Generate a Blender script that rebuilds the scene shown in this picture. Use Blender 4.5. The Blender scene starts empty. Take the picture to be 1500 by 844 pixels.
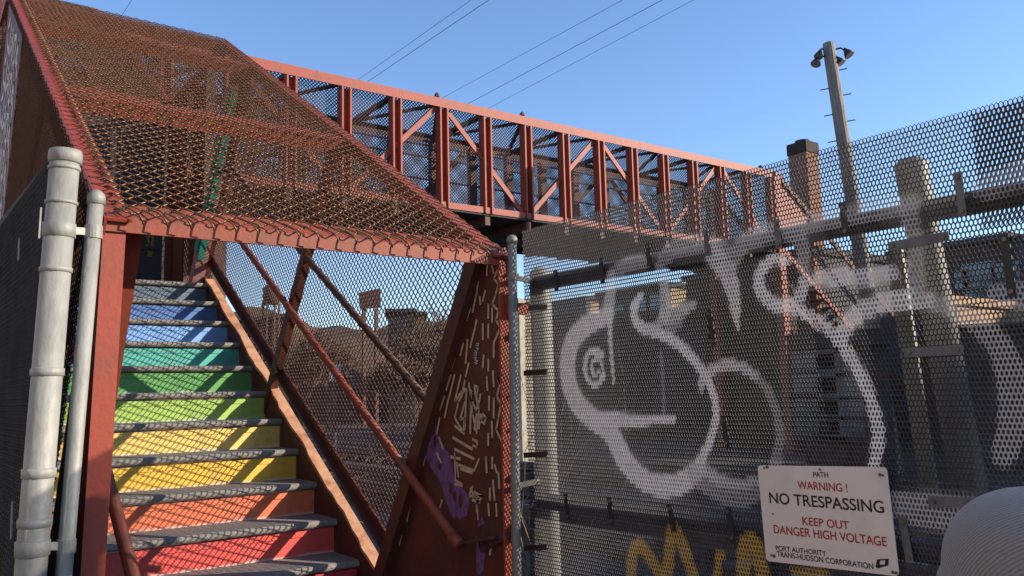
import bpy, math, random
import numpy as np
from mathutils import Vector, Matrix

random.seed(7)
rng = np.random.RandomState(11)
SC = bpy.context.scene
COL = SC.collection
R = math.radians

# ------------------------------------------------------------------ camera
# world: X runs along the stair treads and the footbridge, Y runs up the stairs, Z up; eye above the origin
H = 1.717
FPX, PIT, ROL, AZ = 1223.57, R(7.2918), R(1.3961), R(36.237)


def ray(px, py):
    xr = (px - 750) / FPX
    ur = (422 - py) / FPX
    c, s = math.cos(ROL), math.sin(ROL)
    x, up = c * xr + s * ur, -s * xr + c * ur
    c, s = math.cos(PIT), math.sin(PIT)
    y, z = c - up * s, s + up * c
    c, s = math.cos(AZ), math.sin(AZ)
    return Vector((x * c + y * s, -x * s + y * c, z))


def onX(px, py, X):
    r = ray(px, py); r = r * (X / r.x); r.z += H; return r


def onY(px, py, Y):
    r = ray(px, py); r = r * (Y / r.y); r.z += H; return r


def onZ(px, py, Z):
    r = ray(px, py); r = r * ((Z - H) / r.z); r.z += H; return r


def far(px, py, d):
    r = ray(px, py); r = r * (d / math.hypot(r.x, r.y)); r.z += H; return r


cam_d = bpy.data.cameras.new('camera')
cam = bpy.data.objects.new('camera', cam_d)
COL.objects.link(cam)
fw = ray(750, 422).normalized()
rt = (ray(751, 422) - ray(750, 422)).normalized()
up = rt.cross(fw)
M3 = Matrix((rt, up, -fw)).transposed()
cam.matrix_world = Matrix.Translation((0, 0, H)) @ M3.to_4x4()
cam_d.sensor_width = 36
cam_d.lens = FPX / 1500 * 36
cam_d.clip_start = 0.05
cam_d.clip_end = 3000
SC.camera = cam

# ------------------------------------------------------------------ sky, sun, exposure
SUN = Vector((1, -.85, .5)).normalized()
EL = math.asin(SUN.z)
ROT = math.atan2(SUN.x, SUN.y)
w = bpy.data.worlds.new('World')
SC.world = w
w.use_nodes = True
nt = w.node_tree
sky = nt.nodes.new('ShaderNodeTexSky')
sky.sky_type = 'NISHITA'
sky.sun_disc = False
sky.sun_elevation = EL
sky.sun_rotation = ROT
sky.air_density = 1.0
sky.dust_density = 0.3
sky.ozone_density = 2.2
bg = nt.nodes['Background']
tint = nt.nodes.new('ShaderNodeMixRGB'); tint.blend_type = 'MULTIPLY'; tint.inputs[0].default_value = 1
tint.inputs[2].default_value = (.88, .985, 1.15, 1)
nt.links.new(sky.outputs[0], tint.inputs[1])
nt.links.new(tint.outputs[0], bg.inputs[0])
bg.inputs[1].default_value = 0.15
sl = bpy.data.lights.new('sun', 'SUN')
sl.energy = 5.0
sl.angle = R(.4)
sl.color = (1, .87, .70)
so = bpy.data.objects.new('sun', sl)
COL.objects.link(so)
so.location = (20, -20, 30)
so.rotation_euler = SUN.to_track_quat('Z', 'Y').to_euler()
SC.view_settings.view_transform = 'Standard'
SC.view_settings.look = 'None'
SC.view_settings.exposure = 0.6
SC.view_settings.gamma = 1
SC.render.engine = 'CYCLES'
SC.cycles.transparent_max_bounces = 16

# ------------------------------------------------------------------ materials
MATS = {}


def mat(name, base, rough=.6, metal=0., second=None, scale=6., lo=.45, hi=.6, bump=0., bscale=60., detail=6., stretch=None, spec=.5):
    m = bpy.data.materials.new(name)
    m.use_nodes = True
    t = m.node_tree
    b = t.nodes['Principled BSDF']
    b.inputs['Roughness'].default_value = rough
    b.inputs['Metallic'].default_value = metal
    b.inputs['Specular IOR Level'].default_value = spec
    tc = t.nodes.new('ShaderNodeTexCoord')
    mp = t.nodes.new('ShaderNodeMapping')
    t.links.new(tc.outputs['Object'], mp.inputs[0])
    if stretch:
        mp.inputs['Scale'].default_value = stretch
    n = t.nodes.new('ShaderNodeTexNoise')
    n.inputs['Scale'].default_value = scale
    n.inputs['Detail'].default_value = detail
    n.inputs['Roughness'].default_value = .65
    t.links.new(mp.outputs[0], n.inputs['Vector'])
    r = t.nodes.new('ShaderNodeValToRGB')
    r.color_ramp.elements[0].position = lo
    r.color_ramp.elements[1].position = hi
    r.color_ramp.elements[0].color = (*base, 1)
    r.color_ramp.elements[1].color = (*(second or [c * .75 for c in base]), 1)
    t.links.new(n.outputs[0], r.inputs[0])
    t.links.new(r.outputs[0], b.inputs['Base Color'])
    if bump:
        n2 = t.nodes.new('ShaderNodeTexNoise')
        n2.inputs['Scale'].default_value = bscale
        n2.inputs['Detail'].default_value = 5
        t.links.new(mp.outputs[0], n2.inputs['Vector'])
        bp = t.nodes.new('ShaderNodeBump')
        bp.inputs['Strength'].default_value = bump
        bp.inputs['Distance'].default_value = .01
        t.links.new(n2.outputs[0], bp.inputs['Height'])
        t.links.new(bp.outputs[0], b.inputs['Normal'])
    MATS[name] = m
    return m


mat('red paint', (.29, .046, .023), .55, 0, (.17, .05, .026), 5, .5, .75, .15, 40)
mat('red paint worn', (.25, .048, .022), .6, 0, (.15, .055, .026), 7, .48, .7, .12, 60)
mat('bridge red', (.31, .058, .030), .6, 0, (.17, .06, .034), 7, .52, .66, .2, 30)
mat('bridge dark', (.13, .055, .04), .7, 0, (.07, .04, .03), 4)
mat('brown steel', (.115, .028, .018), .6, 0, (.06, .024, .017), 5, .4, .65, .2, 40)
mat('rust wire', (.185, .092, .038), .4, .35, (.085, .036, .019), 30, .42, .62)
mat('rust wire dark', (.10, .040, .026), .6, .1, (.055, .026, .018), 25, .4, .6)
mat('bridge wire', (.07, .04, .035), .8)
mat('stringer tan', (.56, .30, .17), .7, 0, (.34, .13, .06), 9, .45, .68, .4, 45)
mat('concrete', (.27, .25, .225), .85, 0, (.16, .145, .13), 60, .4, .7, .5, 220)
mat('galvanised', (.31, .31, .285), .6, .15, (.19, .19, .17), 14, .42, .75, .25, 55, stretch=(1, 1, .45))
mat('galvanised dull', (.2, .195, .18), .6, .2, (.18, .17, .155), 8, .4, .65, .1, 30)
mat('grey screen', (.022, .024, .026), .8, 0, (.013, .014, .015), 3, .4, .6, .2, 120)
mat('sign white', (.74, .68, .64), .45, 0, (.62, .56, .52), 9, .5, .8)
mat('ink red', (.42, .015, .03), .6)
mat('ink black', (.012, .012, .022), .6)
mat('bolt', (.16, .14, .13), .5, .5)
mat('strap grey', (.14, .14, .15), .6, .2, (.10, .10, .11), 20)
mat('strap black', (.022, .022, .026), .6)
mat('strap brown', (.07, .045, .045), .6)
mat('chalk cream', (.62, .50, .36), .9, 0, (.46, .37, .27), 40)
mat('purple paint', (.20, .10, .27), .7, 0, (.13, .06, .17), 25, .5, .6)
mat('white paint', (.62, .62, .66), .7, 0, (.4, .4, .45), 14, .5, .65)
mat('teal paint', (.03, .26, .19), .7)
mat('pink paint', (.36, .17, .17), .8, 0, (.22, .1, .1), 14)
mat('ochre paint', (.28, .17, .05), .8)
mat('wood pole', (.31, .265, .215), .85, 0, (.13, .105, .085), 4, .38, .68, .7, 22, stretch=(9, 9, .7))
mat('black metal', (.02, .02, .022), .5)
mat('lamp glass', (.3, .3, .3), .2)
mat('wire', (.02, .022, .03), .6)
mat('ground', (.05, .042, .035), .95, 0, (.026, .022, .019), .6, .35, .7, .6, 9, 9)
mat('ballast', (.055, .047, .04), .95, 0, (.028, .024, .021), 8, .35, .7, .8, 30)
mat('hill brush', (.11, .07, .042), .95, 0, (.045, .031, .022), .22, .4, .62, .8, 1.2, 10)
mat('twig', (.15, .10, .07), .9, 0, (.09, .062, .045), 3)
mat('tan render', (.44, .29, .16), .85, 0, (.34, .21, .12), 2)
mat('bounce render', (.42, .365, .325), .9, 0, (.34, .295, .26), 1)  # pale wall colour of the added block that bounces sunlight
mat('dull grey wire', (.075, .08, .085), .7, .1)
mat('dim tan', (.22, .15, .085), .85, 0, (.14, .09, .055), 1.5)
mat('weathered steel', (.24, .24, .22), .55, .2, (.15, .15, .14), 9, .38, .66, .1, 30, stretch=(1, 1, .3))
mat('dark slate', (.045, .047, .052), .85, 0, (.03, .032, .036), 1)
mat('pavement', (.24, .225, .205), .9, 0, (.17, .16, .145), 1.2, .35, .7, .3, 40)
mat('brown brick', (.06, .035, .026), .85, 0, (.035, .022, .018), 1.2)
mat('grey siding', (.055, .057, .063), .8, 0, (.038, .04, .045), 1)
mat('blue siding', (.075, .085, .11), .8, 0, (.055, .06, .08), 1)
mat('roof dark', (.045, .042, .045), .85)
mat('window glass', (.12, .17, .2), .12, 0, (.05, .08, .1), 2)
mat('steel rail', (.13, .115, .105), .55, .2)
mat('sleeper', (.09, .06, .045), .9)
mat('skin', (.5, .29, .2), .5)
mat('jacket', (.05, .055, .07), .85)
mat('trousers', (.03, .035, .06), .85)
mat('pale block', (.42, .38, .3), .85)


def brick_mat(name, c1, c2, mortar, scale):
    m = bpy.data.materials.new(name); m.use_nodes = True
    t = m.node_tree; b = t.nodes['Principled BSDF']
    b.inputs['Roughness'].default_value = .9
    tc = t.nodes.new('ShaderNodeTexCoord')
    sp = t.nodes.new('ShaderNodeSeparateXYZ'); t.links.new(tc.outputs['Object'], sp.inputs[0])
    ad = t.nodes.new('ShaderNodeMath'); t.links.new(sp.outputs[0], ad.inputs[0]); t.links.new(sp.outputs[1], ad.inputs[1])
    cb = t.nodes.new('ShaderNodeCombineXYZ'); t.links.new(ad.outputs[0], cb.inputs[0]); t.links.new(sp.outputs[2], cb.inputs[1])
    br = t.nodes.new('ShaderNodeTexBrick'); t.links.new(cb.outputs[0], br.inputs[0])
    br.inputs['Color1'].default_value = (*c1, 1); br.inputs['Color2'].default_value = (*c2, 1); br.inputs['Mortar'].default_value = (*mortar, 1)
    br.inputs['Scale'].default_value = scale; br.inputs['Mortar Size'].default_value = .02
    t.links.new(br.outputs[0], b.inputs['Base Color'])
    MATS[name] = m


brick_mat('chimney brick', (.34, .13, .06), (.20, .075, .04), (.22, .16, .12), 4)
brick_mat('house brick', (.05, .027, .02), (.034, .02, .016), (.04, .032, .028), 4)
brick_mat('tan brick', (.48, .33, .19), (.38, .25, .14), (.35, .28, .2), 3)


def riser_mat(name, base):
    """painted steel riser: raised chequer pattern, scuffed pale along its foot, grimy at the ends"""
    m = bpy.data.materials.new(name); m.use_nodes = True
    t = m.node_tree; b = t.nodes['Principled BSDF']
    b.inputs['Roughness'].default_value = .5
    tc = t.nodes.new('ShaderNodeTexCoord')
    n = t.nodes.new('ShaderNodeTexNoise'); n.inputs['Scale'].default_value = 9; n.inputs['Detail'].default_value = 12; n.inputs['Roughness'].default_value = .72
    t.links.new(tc.outputs['Object'], n.inputs['Vector'])
    r = t.nodes.new('ShaderNodeValToRGB')
    r.color_ramp.elements[0].position = .48; r.color_ramp.elements[1].position = .78
    r.color_ramp.elements[0].color = (*base, 1)
    r.color_ramp.elements[1].color = (*[c * .45 + .035 for c in base], 1)
    t.links.new(n.outputs[0], r.inputs[0])
    sp = t.nodes.new('ShaderNodeSeparateXYZ'); t.links.new(tc.outputs['Object'], sp.inputs[0])
    # scuff: object z is 0 at riser foot
    ma = t.nodes.new('ShaderNodeMath'); ma.operation = 'MULTIPLY_ADD'
    t.links.new(n.outputs[0], ma.inputs[0]); ma.inputs[1].default_value = -.045
    t.links.new(sp.outputs[2], ma.inputs[2])
    lt = t.nodes.new('ShaderNodeMapRange'); lt.inputs[1].default_value = -.022; lt.inputs[2].default_value = -.008
    lt.inputs[3].default_value = .75; lt.inputs[4].default_value = 0
    t.links.new(ma.outputs[0], lt.inputs[0])
    mx = t.nodes.new('ShaderNodeMixRGB'); t.links.new(lt.outputs[0], mx.inputs[0]); t.links.new(r.outputs[0], mx.inputs[1])
    mx.inputs[2].default_value = (.62, .60, .56, 1)
    t.links.new(mx.outputs[0], b.inputs['Base Color'])
    mp = t.nodes.new('ShaderNodeMapping'); mp.inputs['Rotation'].default_value = (R(90), 0, R(45)); mp.inputs['Scale'].default_value = (1, 1, 1)
    sw = t.nodes.new('ShaderNodeCombineXYZ'); t.links.new(sp.outputs[0], sw.inputs[0]); t.links.new(sp.outputs[2], sw.inputs[1])
    mp.inputs['Rotation'].default_value = (0, 0, R(45))
    t.links.new(sw.outputs[0], mp.inputs[0])
    br = t.nodes.new('ShaderNodeTexBrick'); t.links.new(mp.outputs[0], br.inputs[0])
    br.inputs['Scale'].default_value = 22; br.inputs['Mortar Size'].default_value = .035; br.inputs['Mortar Smooth'].default_value = .6
    bp = t.nodes.new('ShaderNodeBump'); bp.inputs['Strength'].default_value = .35; bp.inputs['Distance'].default_value = .004
    t.links.new(br.outputs['Fac'], bp.inputs['Height']); bp.invert = True
    t.links.new(bp.outputs[0], b.inputs['Normal'])
    MATS[name] = m


RISERS = {5: ('crimson', (.50, .03, .06)), 6: ('coral red', (.70, .075, .06)), 7: ('orange', (.74, .17, .07)), 8: ('golden yellow', (.83, .50, .05)),
          9: ('pale yellow', (.84, .60, .15)), 10: ('lime green', (.38, .58, .11)), 11: ('leaf green', (.11, .36, .09)), 12: ('teal', (.08, .46, .38)),
          13: ('sky blue', (.20, .42, .85)), 14: ('cobalt blue', (.08, .19, .48)), 15: ('slate blue', (.10, .16, .22)),
          1: ('violet', (.2, .05, .3)), 2: ('violet', (.2, .05, .3)), 3: ('plum', (.35, .04, .2)), 4: ('plum', (.35, .04, .2))}
for k, (nm, c) in RISERS.items():
    if 'riser ' + nm not in MATS:
        gl = .3 * c[0] + .6 * c[1] + .1 * c[2]
        riser_mat('riser ' + nm, tuple(.93 * v + .01 * gl for v in c))


def attr_mat(name, rough=.6, metal=0.):
    m = bpy.data.materials.new(name); m.use_nodes = True
    t = m.node_tree; b = t.nodes['Principled BSDF']
    a = t.nodes.new('ShaderNodeVertexColor'); a.layer_name = 'paint'
    t.links.new(a.outputs[0], b.inputs['Base Color'])
    b.inputs['Roughness'].default_value = rough; b.inputs['Metallic'].default_value = metal
    MATS[name] = m


attr_mat('painted mesh', .5, .0)
attr_mat('painted steel', .55, 0)


def knit_mat():
    m = bpy.data.materials.new('grey knit'); m.use_nodes = True
    t = m.node_tree; b = t.nodes['Principled BSDF']
    b.inputs['Roughness'].default_value = 1
    b.inputs['Sheen Weight'].default_value = .3
    tc = t.nodes.new('ShaderNodeTexCoord')
    wv = t.nodes.new('ShaderNodeTexWave'); wv.inputs['Scale'].default_value = 95; wv.inputs['Distortion'].default_value = 2.5; wv.inputs['Detail'].default_value = 4; wv.inputs['Detail Scale'].default_value = 3
    wv.bands_direction = 'DIAGONAL'
    t.links.new(tc.outputs['Object'], wv.inputs[0])
    r = t.nodes.new('ShaderNodeValToRGB')
    r.color_ramp.elements[0].color = (.15, .147, .15, 1); r.color_ramp.elements[1].color = (.25, .245, .245, 1)
    t.links.new(wv.outputs[0], r.inputs[0]); t.links.new(r.outputs[0], b.inputs['Base Color'])
    bp = t.nodes.new('ShaderNodeBump'); bp.inputs['Strength'].default_value = .4; bp.inputs['Distance'].default_value = .0015
    t.links.new(wv.outputs[0], bp.inputs['Height']); t.links.new(bp.outputs[0], b.inputs['Normal'])
    MATS['grey knit'] = m


knit_mat()


# ------------------------------------------------------------------ mesh helpers
class MB:
    def __init__(s):
        s.v = []; s.f = []

    def add(s, vs, fs):
        o = len(s.v)
        s.v += [tuple(p) for p in vs]
        s.f += [tuple(i + o for i in f) for f in fs]

    def box(s, a, b):
        x0, y0, z0 = a; x1, y1, z1 = b
        s.add([(x0, y0, z0), (x1, y0, z0), (x1, y1, z0), (x0, y1, z0), (x0, y0, z1), (x1, y0, z1), (x1, y1, z1), (x0, y1, z1)],
              [(0, 3, 2, 1), (4, 5, 6, 7), (0, 1, 5, 4), (1, 2, 6, 5), (2, 3, 7, 6), (3, 0, 4, 7)])

    def beam(s, a, b, wd, ht, side=(1, 0, 0), c=.0):
        """prism a->b, wd measured along side, ht along the other axis; c = chamfer"""
        a, b = Vector(a), Vector(b)
        d = (b - a).normalized()
        e = Vector(side); e = (e - d * e.dot(d)).normalized()
        g = d.cross(e)
        x, y = wd / 2, ht / 2
        if c <= 0:
            pr = [(-x, -y), (x, -y), (x, y), (-x, y)]
        else:
            pr = [(-x + c, -y), (x - c, -y), (x, -y + c), (x, y - c), (x - c, y), (-x + c, y), (-x, y - c), (-x, -y + c)]
        n = len(pr)
        vs = [a + e * p + g * q for p, q in pr] + [b + e * p + g * q for p, q in pr]
        s.add(vs, [tuple(reversed(range(n))), tuple(range(n, 2 * n))] + [(i, (i + 1) % n, n + (i + 1) % n, n + i) for i in range(n)])

    def tube(s, pts, r, n=8, caps=True):
        pts = [Vector(p) for p in pts]
        rs = r if isinstance(r, (list, tuple)) else [r] * len(pts)
        vs = []
        ref = None
        for i, p in enumerate(pts):
            d = (pts[min(i + 1, len(pts) - 1)] - pts[max(i - 1, 0)])
            if d.length < 1e-9: d = Vector((0, 0, 1))
            d.normalize()
            if ref is None:
                ref = Vector((0, 0, 1)) if abs(d.z) < .9 else Vector((1, 0, 0))
            e = ref - d * ref.dot(d)
            if e.length < 1e-6: e = d.orthogonal()
            e.normalize(); ref = e
            g = d.cross(e)
            for k in range(n):
                t = 2 * math.pi * k / n
                vs.append(p + (e * math.cos(t) + g * math.sin(t)) * rs[i])
        fs = [(i * n + k, i * n + (k + 1) % n, (i + 1) * n + (k + 1) % n, (i + 1) * n + k) for i in range(len(pts) - 1) for k in range(n)]
        if caps:
            fs += [tuple(reversed(range(n))), tuple(range((len(pts) - 1) * n, len(pts) * n))]
        s.add(vs, fs)

    def prism(s, poly, off):
        """closed polygon (list of points) extruded by vector off"""
        off = Vector(off); n = len(poly)
        vs = [Vector(p) for p in poly] + [Vector(p) + off for p in poly]
        s.add(vs, [tuple(reversed(range(n))), tuple(range(n, 2 * n))] + [(i, (i + 1) % n, n + (i + 1) % n, n + i) for i in range(n)])

    def build(s, name, m, parent=None, smooth=False, origin=None):
        me = bpy.data.meshes.new(name)
        vs = s.v
        if origin is not None:
            ox, oy, oz = origin
            vs = [(x - ox, y - oy, z - oz) for x, y, z in vs]
        me.from_pydata(vs, [], s.f)
        if smooth:
            me.polygons.foreach_set('use_smooth', [True] * len(me.polygons))
        me.materials.append(MATS[m])
        me.update()
        o = bpy.data.objects.new(name, me)
        COL.objects.link(o)
        if origin is not None:
            o.location = origin
        if parent is not None:
            o.parent = parent
            o.matrix_parent_inverse = Matrix.Translation(-Vector(parent.location)) if parent.rotation_euler[:] == (0, 0, 0) else parent.matrix_world.inverted()
        return o


def thing(name, label, cat, loc=(0, 0, 0), group=None):
    o = bpy.data.objects.new(name, None)
    COL.objects.link(o)
    o.location = loc
    o.empty_display_size = .2
    return tag(o, label, cat, group)


def tag(o, label, cat, group=None):
    o['label'] = label; o['category'] = cat
    if group: o['group'] = group
    return o


def struct(name, mb, m, smooth=False):
    o = mb.build(name, m, None, smooth); o['kind'] = 'structure'; return o


def fin(o, label):
    o['label'] = label; return o


TH = R(31.503)
CT, ST = math.cos(TH), math.sin(TH)


def C(x, u, v):
    """cage frame: u up the slope, v square to it"""
    return Vector((x, u * CT - v * ST, u * ST + v * CT + H))


EU = Vector((0, CT, ST)); EV = Vector((0, -ST, CT)); EX = Vector((1, 0, 0))


def chainlink(mb, org, ex, ey, W, L, d, r, n=4, keep=None, jit=.0):
    """woven wire: zigzag wires along ey, spaced d along ex"""
    org, ex, ey = Vector(org), Vector(ex), Vector(ey)
    en = ex.cross(ey)
    nw = int(W / d); nl = int(L / d)
    a = r * 1.15; dl = d * .13
    for i in range(nw):
        run = []
        for j in range(nl + 1):
            x = (i + ((i + j) % 2)) * d
            y = j * d
            sg = 1 if ((i + j) % 2) else -1
            sx = -1 if ((i + j) % 2) else 1
            jx = (random.random() - .5) * jit
            ok = keep is None or keep(x, y)
            if not ok:
                if len(run) > 2: mb.tube(run, r, n, False)
                run = []
                continue
            run.append(org + ex * (x + jx + sx * d * .03) + ey * (y - dl) + en * (a * sg))
            run.append(org + ex * (x + jx + sx * d * .03) + ey * (y + dl) - en * (a * sg))
        if len(run) > 2: mb.tube(run, r, n, False)


def lattice(mb, org, ex, ey, W, L, sp, r):
    """distant woven wire: two families of straight diagonal strands"""
    org, ex, ey = Vector(org), Vector(ex), Vector(ey)
    en = ex.cross(ey)
    k = sp * math.sqrt(2)
    for fam in (1, -1):
        c = -L
        while c < W + L:
            # line x = c + fam*y
            y0, y1 = 0., L
            xa, xb = c, c + fam * L
            pts = []
            for y in (0, L):
                pass
            if fam == 1:
                lo = max(0, -c); hi = min(L, W - c)
            else:
                lo = max(0, c - W); hi = min(L, c)
            if hi - lo > .02:
                mb.tube([org + ex * (c + fam * lo) + ey * lo + en * (r * fam), org + ex * (c + fam * hi) + ey * hi + en * (r * fam)], r, 4, False)
            c += k


# ------------------------------------------------------------------ ground, hill
g = MB(); g.add([(-400, -400, 0), (900, -400, 0), (900, 900, 0), (-400, 900, 0)], [(0, 1, 2, 3)])
struct('ground', g, 'ground')
# brush-covered hill beyond the tracks
hv = []; NX, NY = 70, 40
for j in range(NY):
    for i in range(NX):
        x = -30 + i * 2.4; y = 52 + j * 2.0
        e = min(1, max(0, (y - 54) / 16)) * min(1, max(0, (x + 28) / 10)) * min(1, max(0, (78 - x) / 30))
        e = e * e * (3 - 2 * e)
        z = (.55 + .42 * min(1, max(0, (x - 15) / 10))) * e * (9.2 + 1.6 * math.sin(x * .13) + 1.0 * math.sin(x * .31 + y * .2) + rng.rand() * .9) - .05
        hv.append((x, y, z))
g = MB(); g.add(hv, [(j * NX + i, j * NX + i + 1, (j + 1) * NX + i + 1, (j + 1) * NX + i) for j in range(NY - 1) for i in range(NX - 1)])
struct('hill', g, 'hill brush')
g = MB(); g.add([(-7.4, -30, .004), (2.6, -30, .004), (2.6, 4.0, .004), (-7.4, 4.0, .004)], [(0, 1, 2, 3)])  # unseen pale paving, added for warm light bounced off the ground
struct('pavement', g, 'pavement')
g = MB()
g.add([(5.2, -30, .004), (14.5, -30, .004), (14.5, 120, .004), (5.2, 120, .004)], [(0, 1, 2, 3)])
struct('ballast_bed', g, 'ballast')

# ------------------------------------------------------------------ staircase
RISE = .1782
stair = thing('staircase', 'flight of steps with rainbow coloured risers and grey treads inside the mesh cage', 'stairs', (1.25, 4, 0))
XL_, XR_ = .56, 1.972


def noseY(k): return 4.08 + (k - 5) * (6.844 - 4.08) / 10


for k in range(1, 16):
    y = noseY(k); z = k * RISE; dep = noseY(k + 1) - y
    if k == 15: dep = 1.75
    t = MB()
    pr = []
    yn = y
    for a in range(7):
        th = math.pi / 2 + a * math.pi / 6
        pr.append((yn + .019 + .019 * math.cos(th), z - .019 + .019 * math.sin(th)))
    pr = [(yn + dep + .035, z)] + pr + [(yn + dep + .035, z - .038)]
    t.prism([(XL_, a, b) for a, b in pr], (XR_ - XL_, 0, 0))
    t.build('tread' if k < 15 else 'landing', 'concrete', stair)
    rm = MB()
    zb = (k - 1) * RISE
    rm.box((XL_ + .003, y + .036, zb + .001), (XR_ - .003, y + .05, z - .045))
    rm.box((XL_ + .004, y + .031, z - .078), (XR_ - .004, y + .0355, z - .046))   # folded upper lip
    nm, _ = RISERS[k]
    fin(rm.build('riser', 'riser ' + nm, stair, origin=(XL_, y + .036, zb)), 'riser painted ' + nm)
# upper flight to the bridge deck
y0, z0 = 8.45, 15 * RISE
for k in range(1, 17):
    y = y0 + (k - 1) * .2764; z = z0 + k * RISE
    t = MB(); t.box((XL_, y, z - .038), (XR_, y + .31, z)); t.build('tread', 'concrete', stair)
    rm = MB(); rm.box((XL_, y + .036, z - RISE + .001), (XR_, y + .05, z - .045))
    rm.build('riser', 'brown steel', stair)
# stringers
for x, inner in ((1.985, 1), (.545, 0)):
    s_ = MB(); s_.beam(C(x, 2.05, -2.9), C(x, 6.6, -2.9), .022, .27, EX)
    s_.build('stringer', 'brown steel', stair)
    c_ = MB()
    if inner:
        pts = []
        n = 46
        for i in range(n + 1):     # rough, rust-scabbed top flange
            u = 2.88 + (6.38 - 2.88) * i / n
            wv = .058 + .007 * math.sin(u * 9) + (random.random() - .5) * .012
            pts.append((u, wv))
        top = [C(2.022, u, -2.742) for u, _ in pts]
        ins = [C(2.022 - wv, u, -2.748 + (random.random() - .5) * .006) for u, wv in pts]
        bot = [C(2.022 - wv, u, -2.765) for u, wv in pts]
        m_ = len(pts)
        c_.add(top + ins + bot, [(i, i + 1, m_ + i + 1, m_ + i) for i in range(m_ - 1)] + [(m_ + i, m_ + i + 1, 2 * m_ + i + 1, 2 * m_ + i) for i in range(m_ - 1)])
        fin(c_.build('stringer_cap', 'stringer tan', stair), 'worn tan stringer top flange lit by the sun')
    else:
        c_.beam(C(x, 2.05, -2.75), C(x, 6.6, -2.75), .06, .02, EX)
        c_.build('stringer_cap', 'red paint worn', stair)
for x in (.545, 1.985):
    s_ = MB(); s_.beam((x, 8.3, z0 - .12), (x, 8.3 + 4.75, z0 - .12 + 2.93), .03, .27, EX); s_.build('stringer', 'brown steel', stair)
    for yy in (7.2, 8.25):
        s_ = MB(); s_.beam((x, yy, 0), (x, yy, z0 - .05), .12, .12, EX); s_.build('support_post', 'brown steel', stair)

# ------------------------------------------------------------------ mesh cage over the stairs
cage = thing('mesh_cage', 'red steel cage with rusty chain-link roof and sides over the rainbow stairs', 'stair enclosure', (1.25, 2.8, 0))
VR = -.952          # roof level in cage frame
U0, U1 = 2.66, 7.17
XA, XB = .49, 2.02


def part(mb, name, m, parent=cage, smooth=False, label=None):
    o = mb.build(name, m, parent, smooth)
    if label: o['label'] = label
    return o


# portal header: angle iron with a vertical -Y face and a sloping top leg
hb = MB()
ya, za = 2.79, H + .585
hb.prism([(XA - .01, ya, za), (XA - .01, ya, za - .05), (XA - .01, ya + .012, za - .05), (XA - .01, ya + .012, za - .004), (XA - .01, ya + .085, za + .048), (XA - .01, ya + .08, za + .058)], (XB - XA + .02, 0, 0))
part(hb, 'header', 'red paint worn')
# left front post (leans a touch) : channel with lit front flange
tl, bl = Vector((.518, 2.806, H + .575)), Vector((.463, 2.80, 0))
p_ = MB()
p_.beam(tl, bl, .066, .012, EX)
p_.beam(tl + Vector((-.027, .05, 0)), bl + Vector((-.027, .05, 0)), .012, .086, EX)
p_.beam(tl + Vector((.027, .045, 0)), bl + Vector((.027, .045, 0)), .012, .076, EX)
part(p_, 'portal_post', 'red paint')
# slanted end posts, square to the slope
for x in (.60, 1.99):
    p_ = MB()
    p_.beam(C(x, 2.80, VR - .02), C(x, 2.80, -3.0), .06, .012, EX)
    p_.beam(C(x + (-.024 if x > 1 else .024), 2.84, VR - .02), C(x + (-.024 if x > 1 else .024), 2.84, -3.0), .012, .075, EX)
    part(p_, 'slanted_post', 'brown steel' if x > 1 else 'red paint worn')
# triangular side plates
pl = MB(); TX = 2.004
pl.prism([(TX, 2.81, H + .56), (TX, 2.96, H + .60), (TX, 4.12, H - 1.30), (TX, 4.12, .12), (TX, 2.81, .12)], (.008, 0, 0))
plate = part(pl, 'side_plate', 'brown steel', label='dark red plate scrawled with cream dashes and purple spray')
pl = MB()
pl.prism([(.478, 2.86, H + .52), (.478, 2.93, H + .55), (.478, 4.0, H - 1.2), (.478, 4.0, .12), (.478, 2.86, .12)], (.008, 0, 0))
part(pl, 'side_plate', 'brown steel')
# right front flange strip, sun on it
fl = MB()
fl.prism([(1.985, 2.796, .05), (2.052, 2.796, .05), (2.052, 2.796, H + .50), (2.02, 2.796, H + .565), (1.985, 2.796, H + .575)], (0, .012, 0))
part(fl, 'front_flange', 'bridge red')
fl = MB()
fl.beam((2.03, 2.80, H + .52), (1.99, 2.80, H + .60), .012, .07, (0, 1, 0)); fl.beam((2.0, 2.83, H + .605), (2.05, 2.80, H + .51), .05, .012, (0, 1, 0))
part(fl, 'corner_gusset', 'red paint')
for zz in (.50, .24, .0, -.14, -.33, -.52):
    b_ = MB(); b_.tube([(2.03 + random.uniform(-.008, .008), 2.798, H + zz), (2.03, 2.776, H + zz)], random.choice((.006, .010, .014)), 6); part(b_, 'bolt', 'bolt')
# frames up the slope
for u in (4.52, 6.36):
    for x in (XA + .03, 1.99):
        p_ = MB()
        p_.beam(C(x, u, VR - .03), C(x, u + .13, -2.95), .05, .012, EX)
        p_.beam(C(x - .02 * (1 if x > 1 else -1), u + .03, VR - .03), C(x - .02 * (1 if x > 1 else -1), u + .16, -2.95), .012, .065, EX)
        part(p_, 'side_post', 'brown steel')
pw = [C(.466, 5.72, -1.0), C(.466, 6.9, -1.0), C(.466, 6.9, -2.62), C(.466, 5.72, -2.62)]
p_ = MB(); p_.prism(pw, (.008, 0, 0)); wide = part(p_, 'lettered_panel', 'brown steel', label='dark panel with white sprayed lettering')
for u in (4.38, 6.28, 7.12):
    p_ = MB()
    p_.beam(C(XA, u, VR - .022), C(XB, u, VR - .022), .12, .012, EU)
    p_.beam(C(XA, u - .054, VR - .062), C(XB, u - .054, VR - .062), .012, .066, EU)
    part(p_, 'purlin', 'bridge red')
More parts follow.
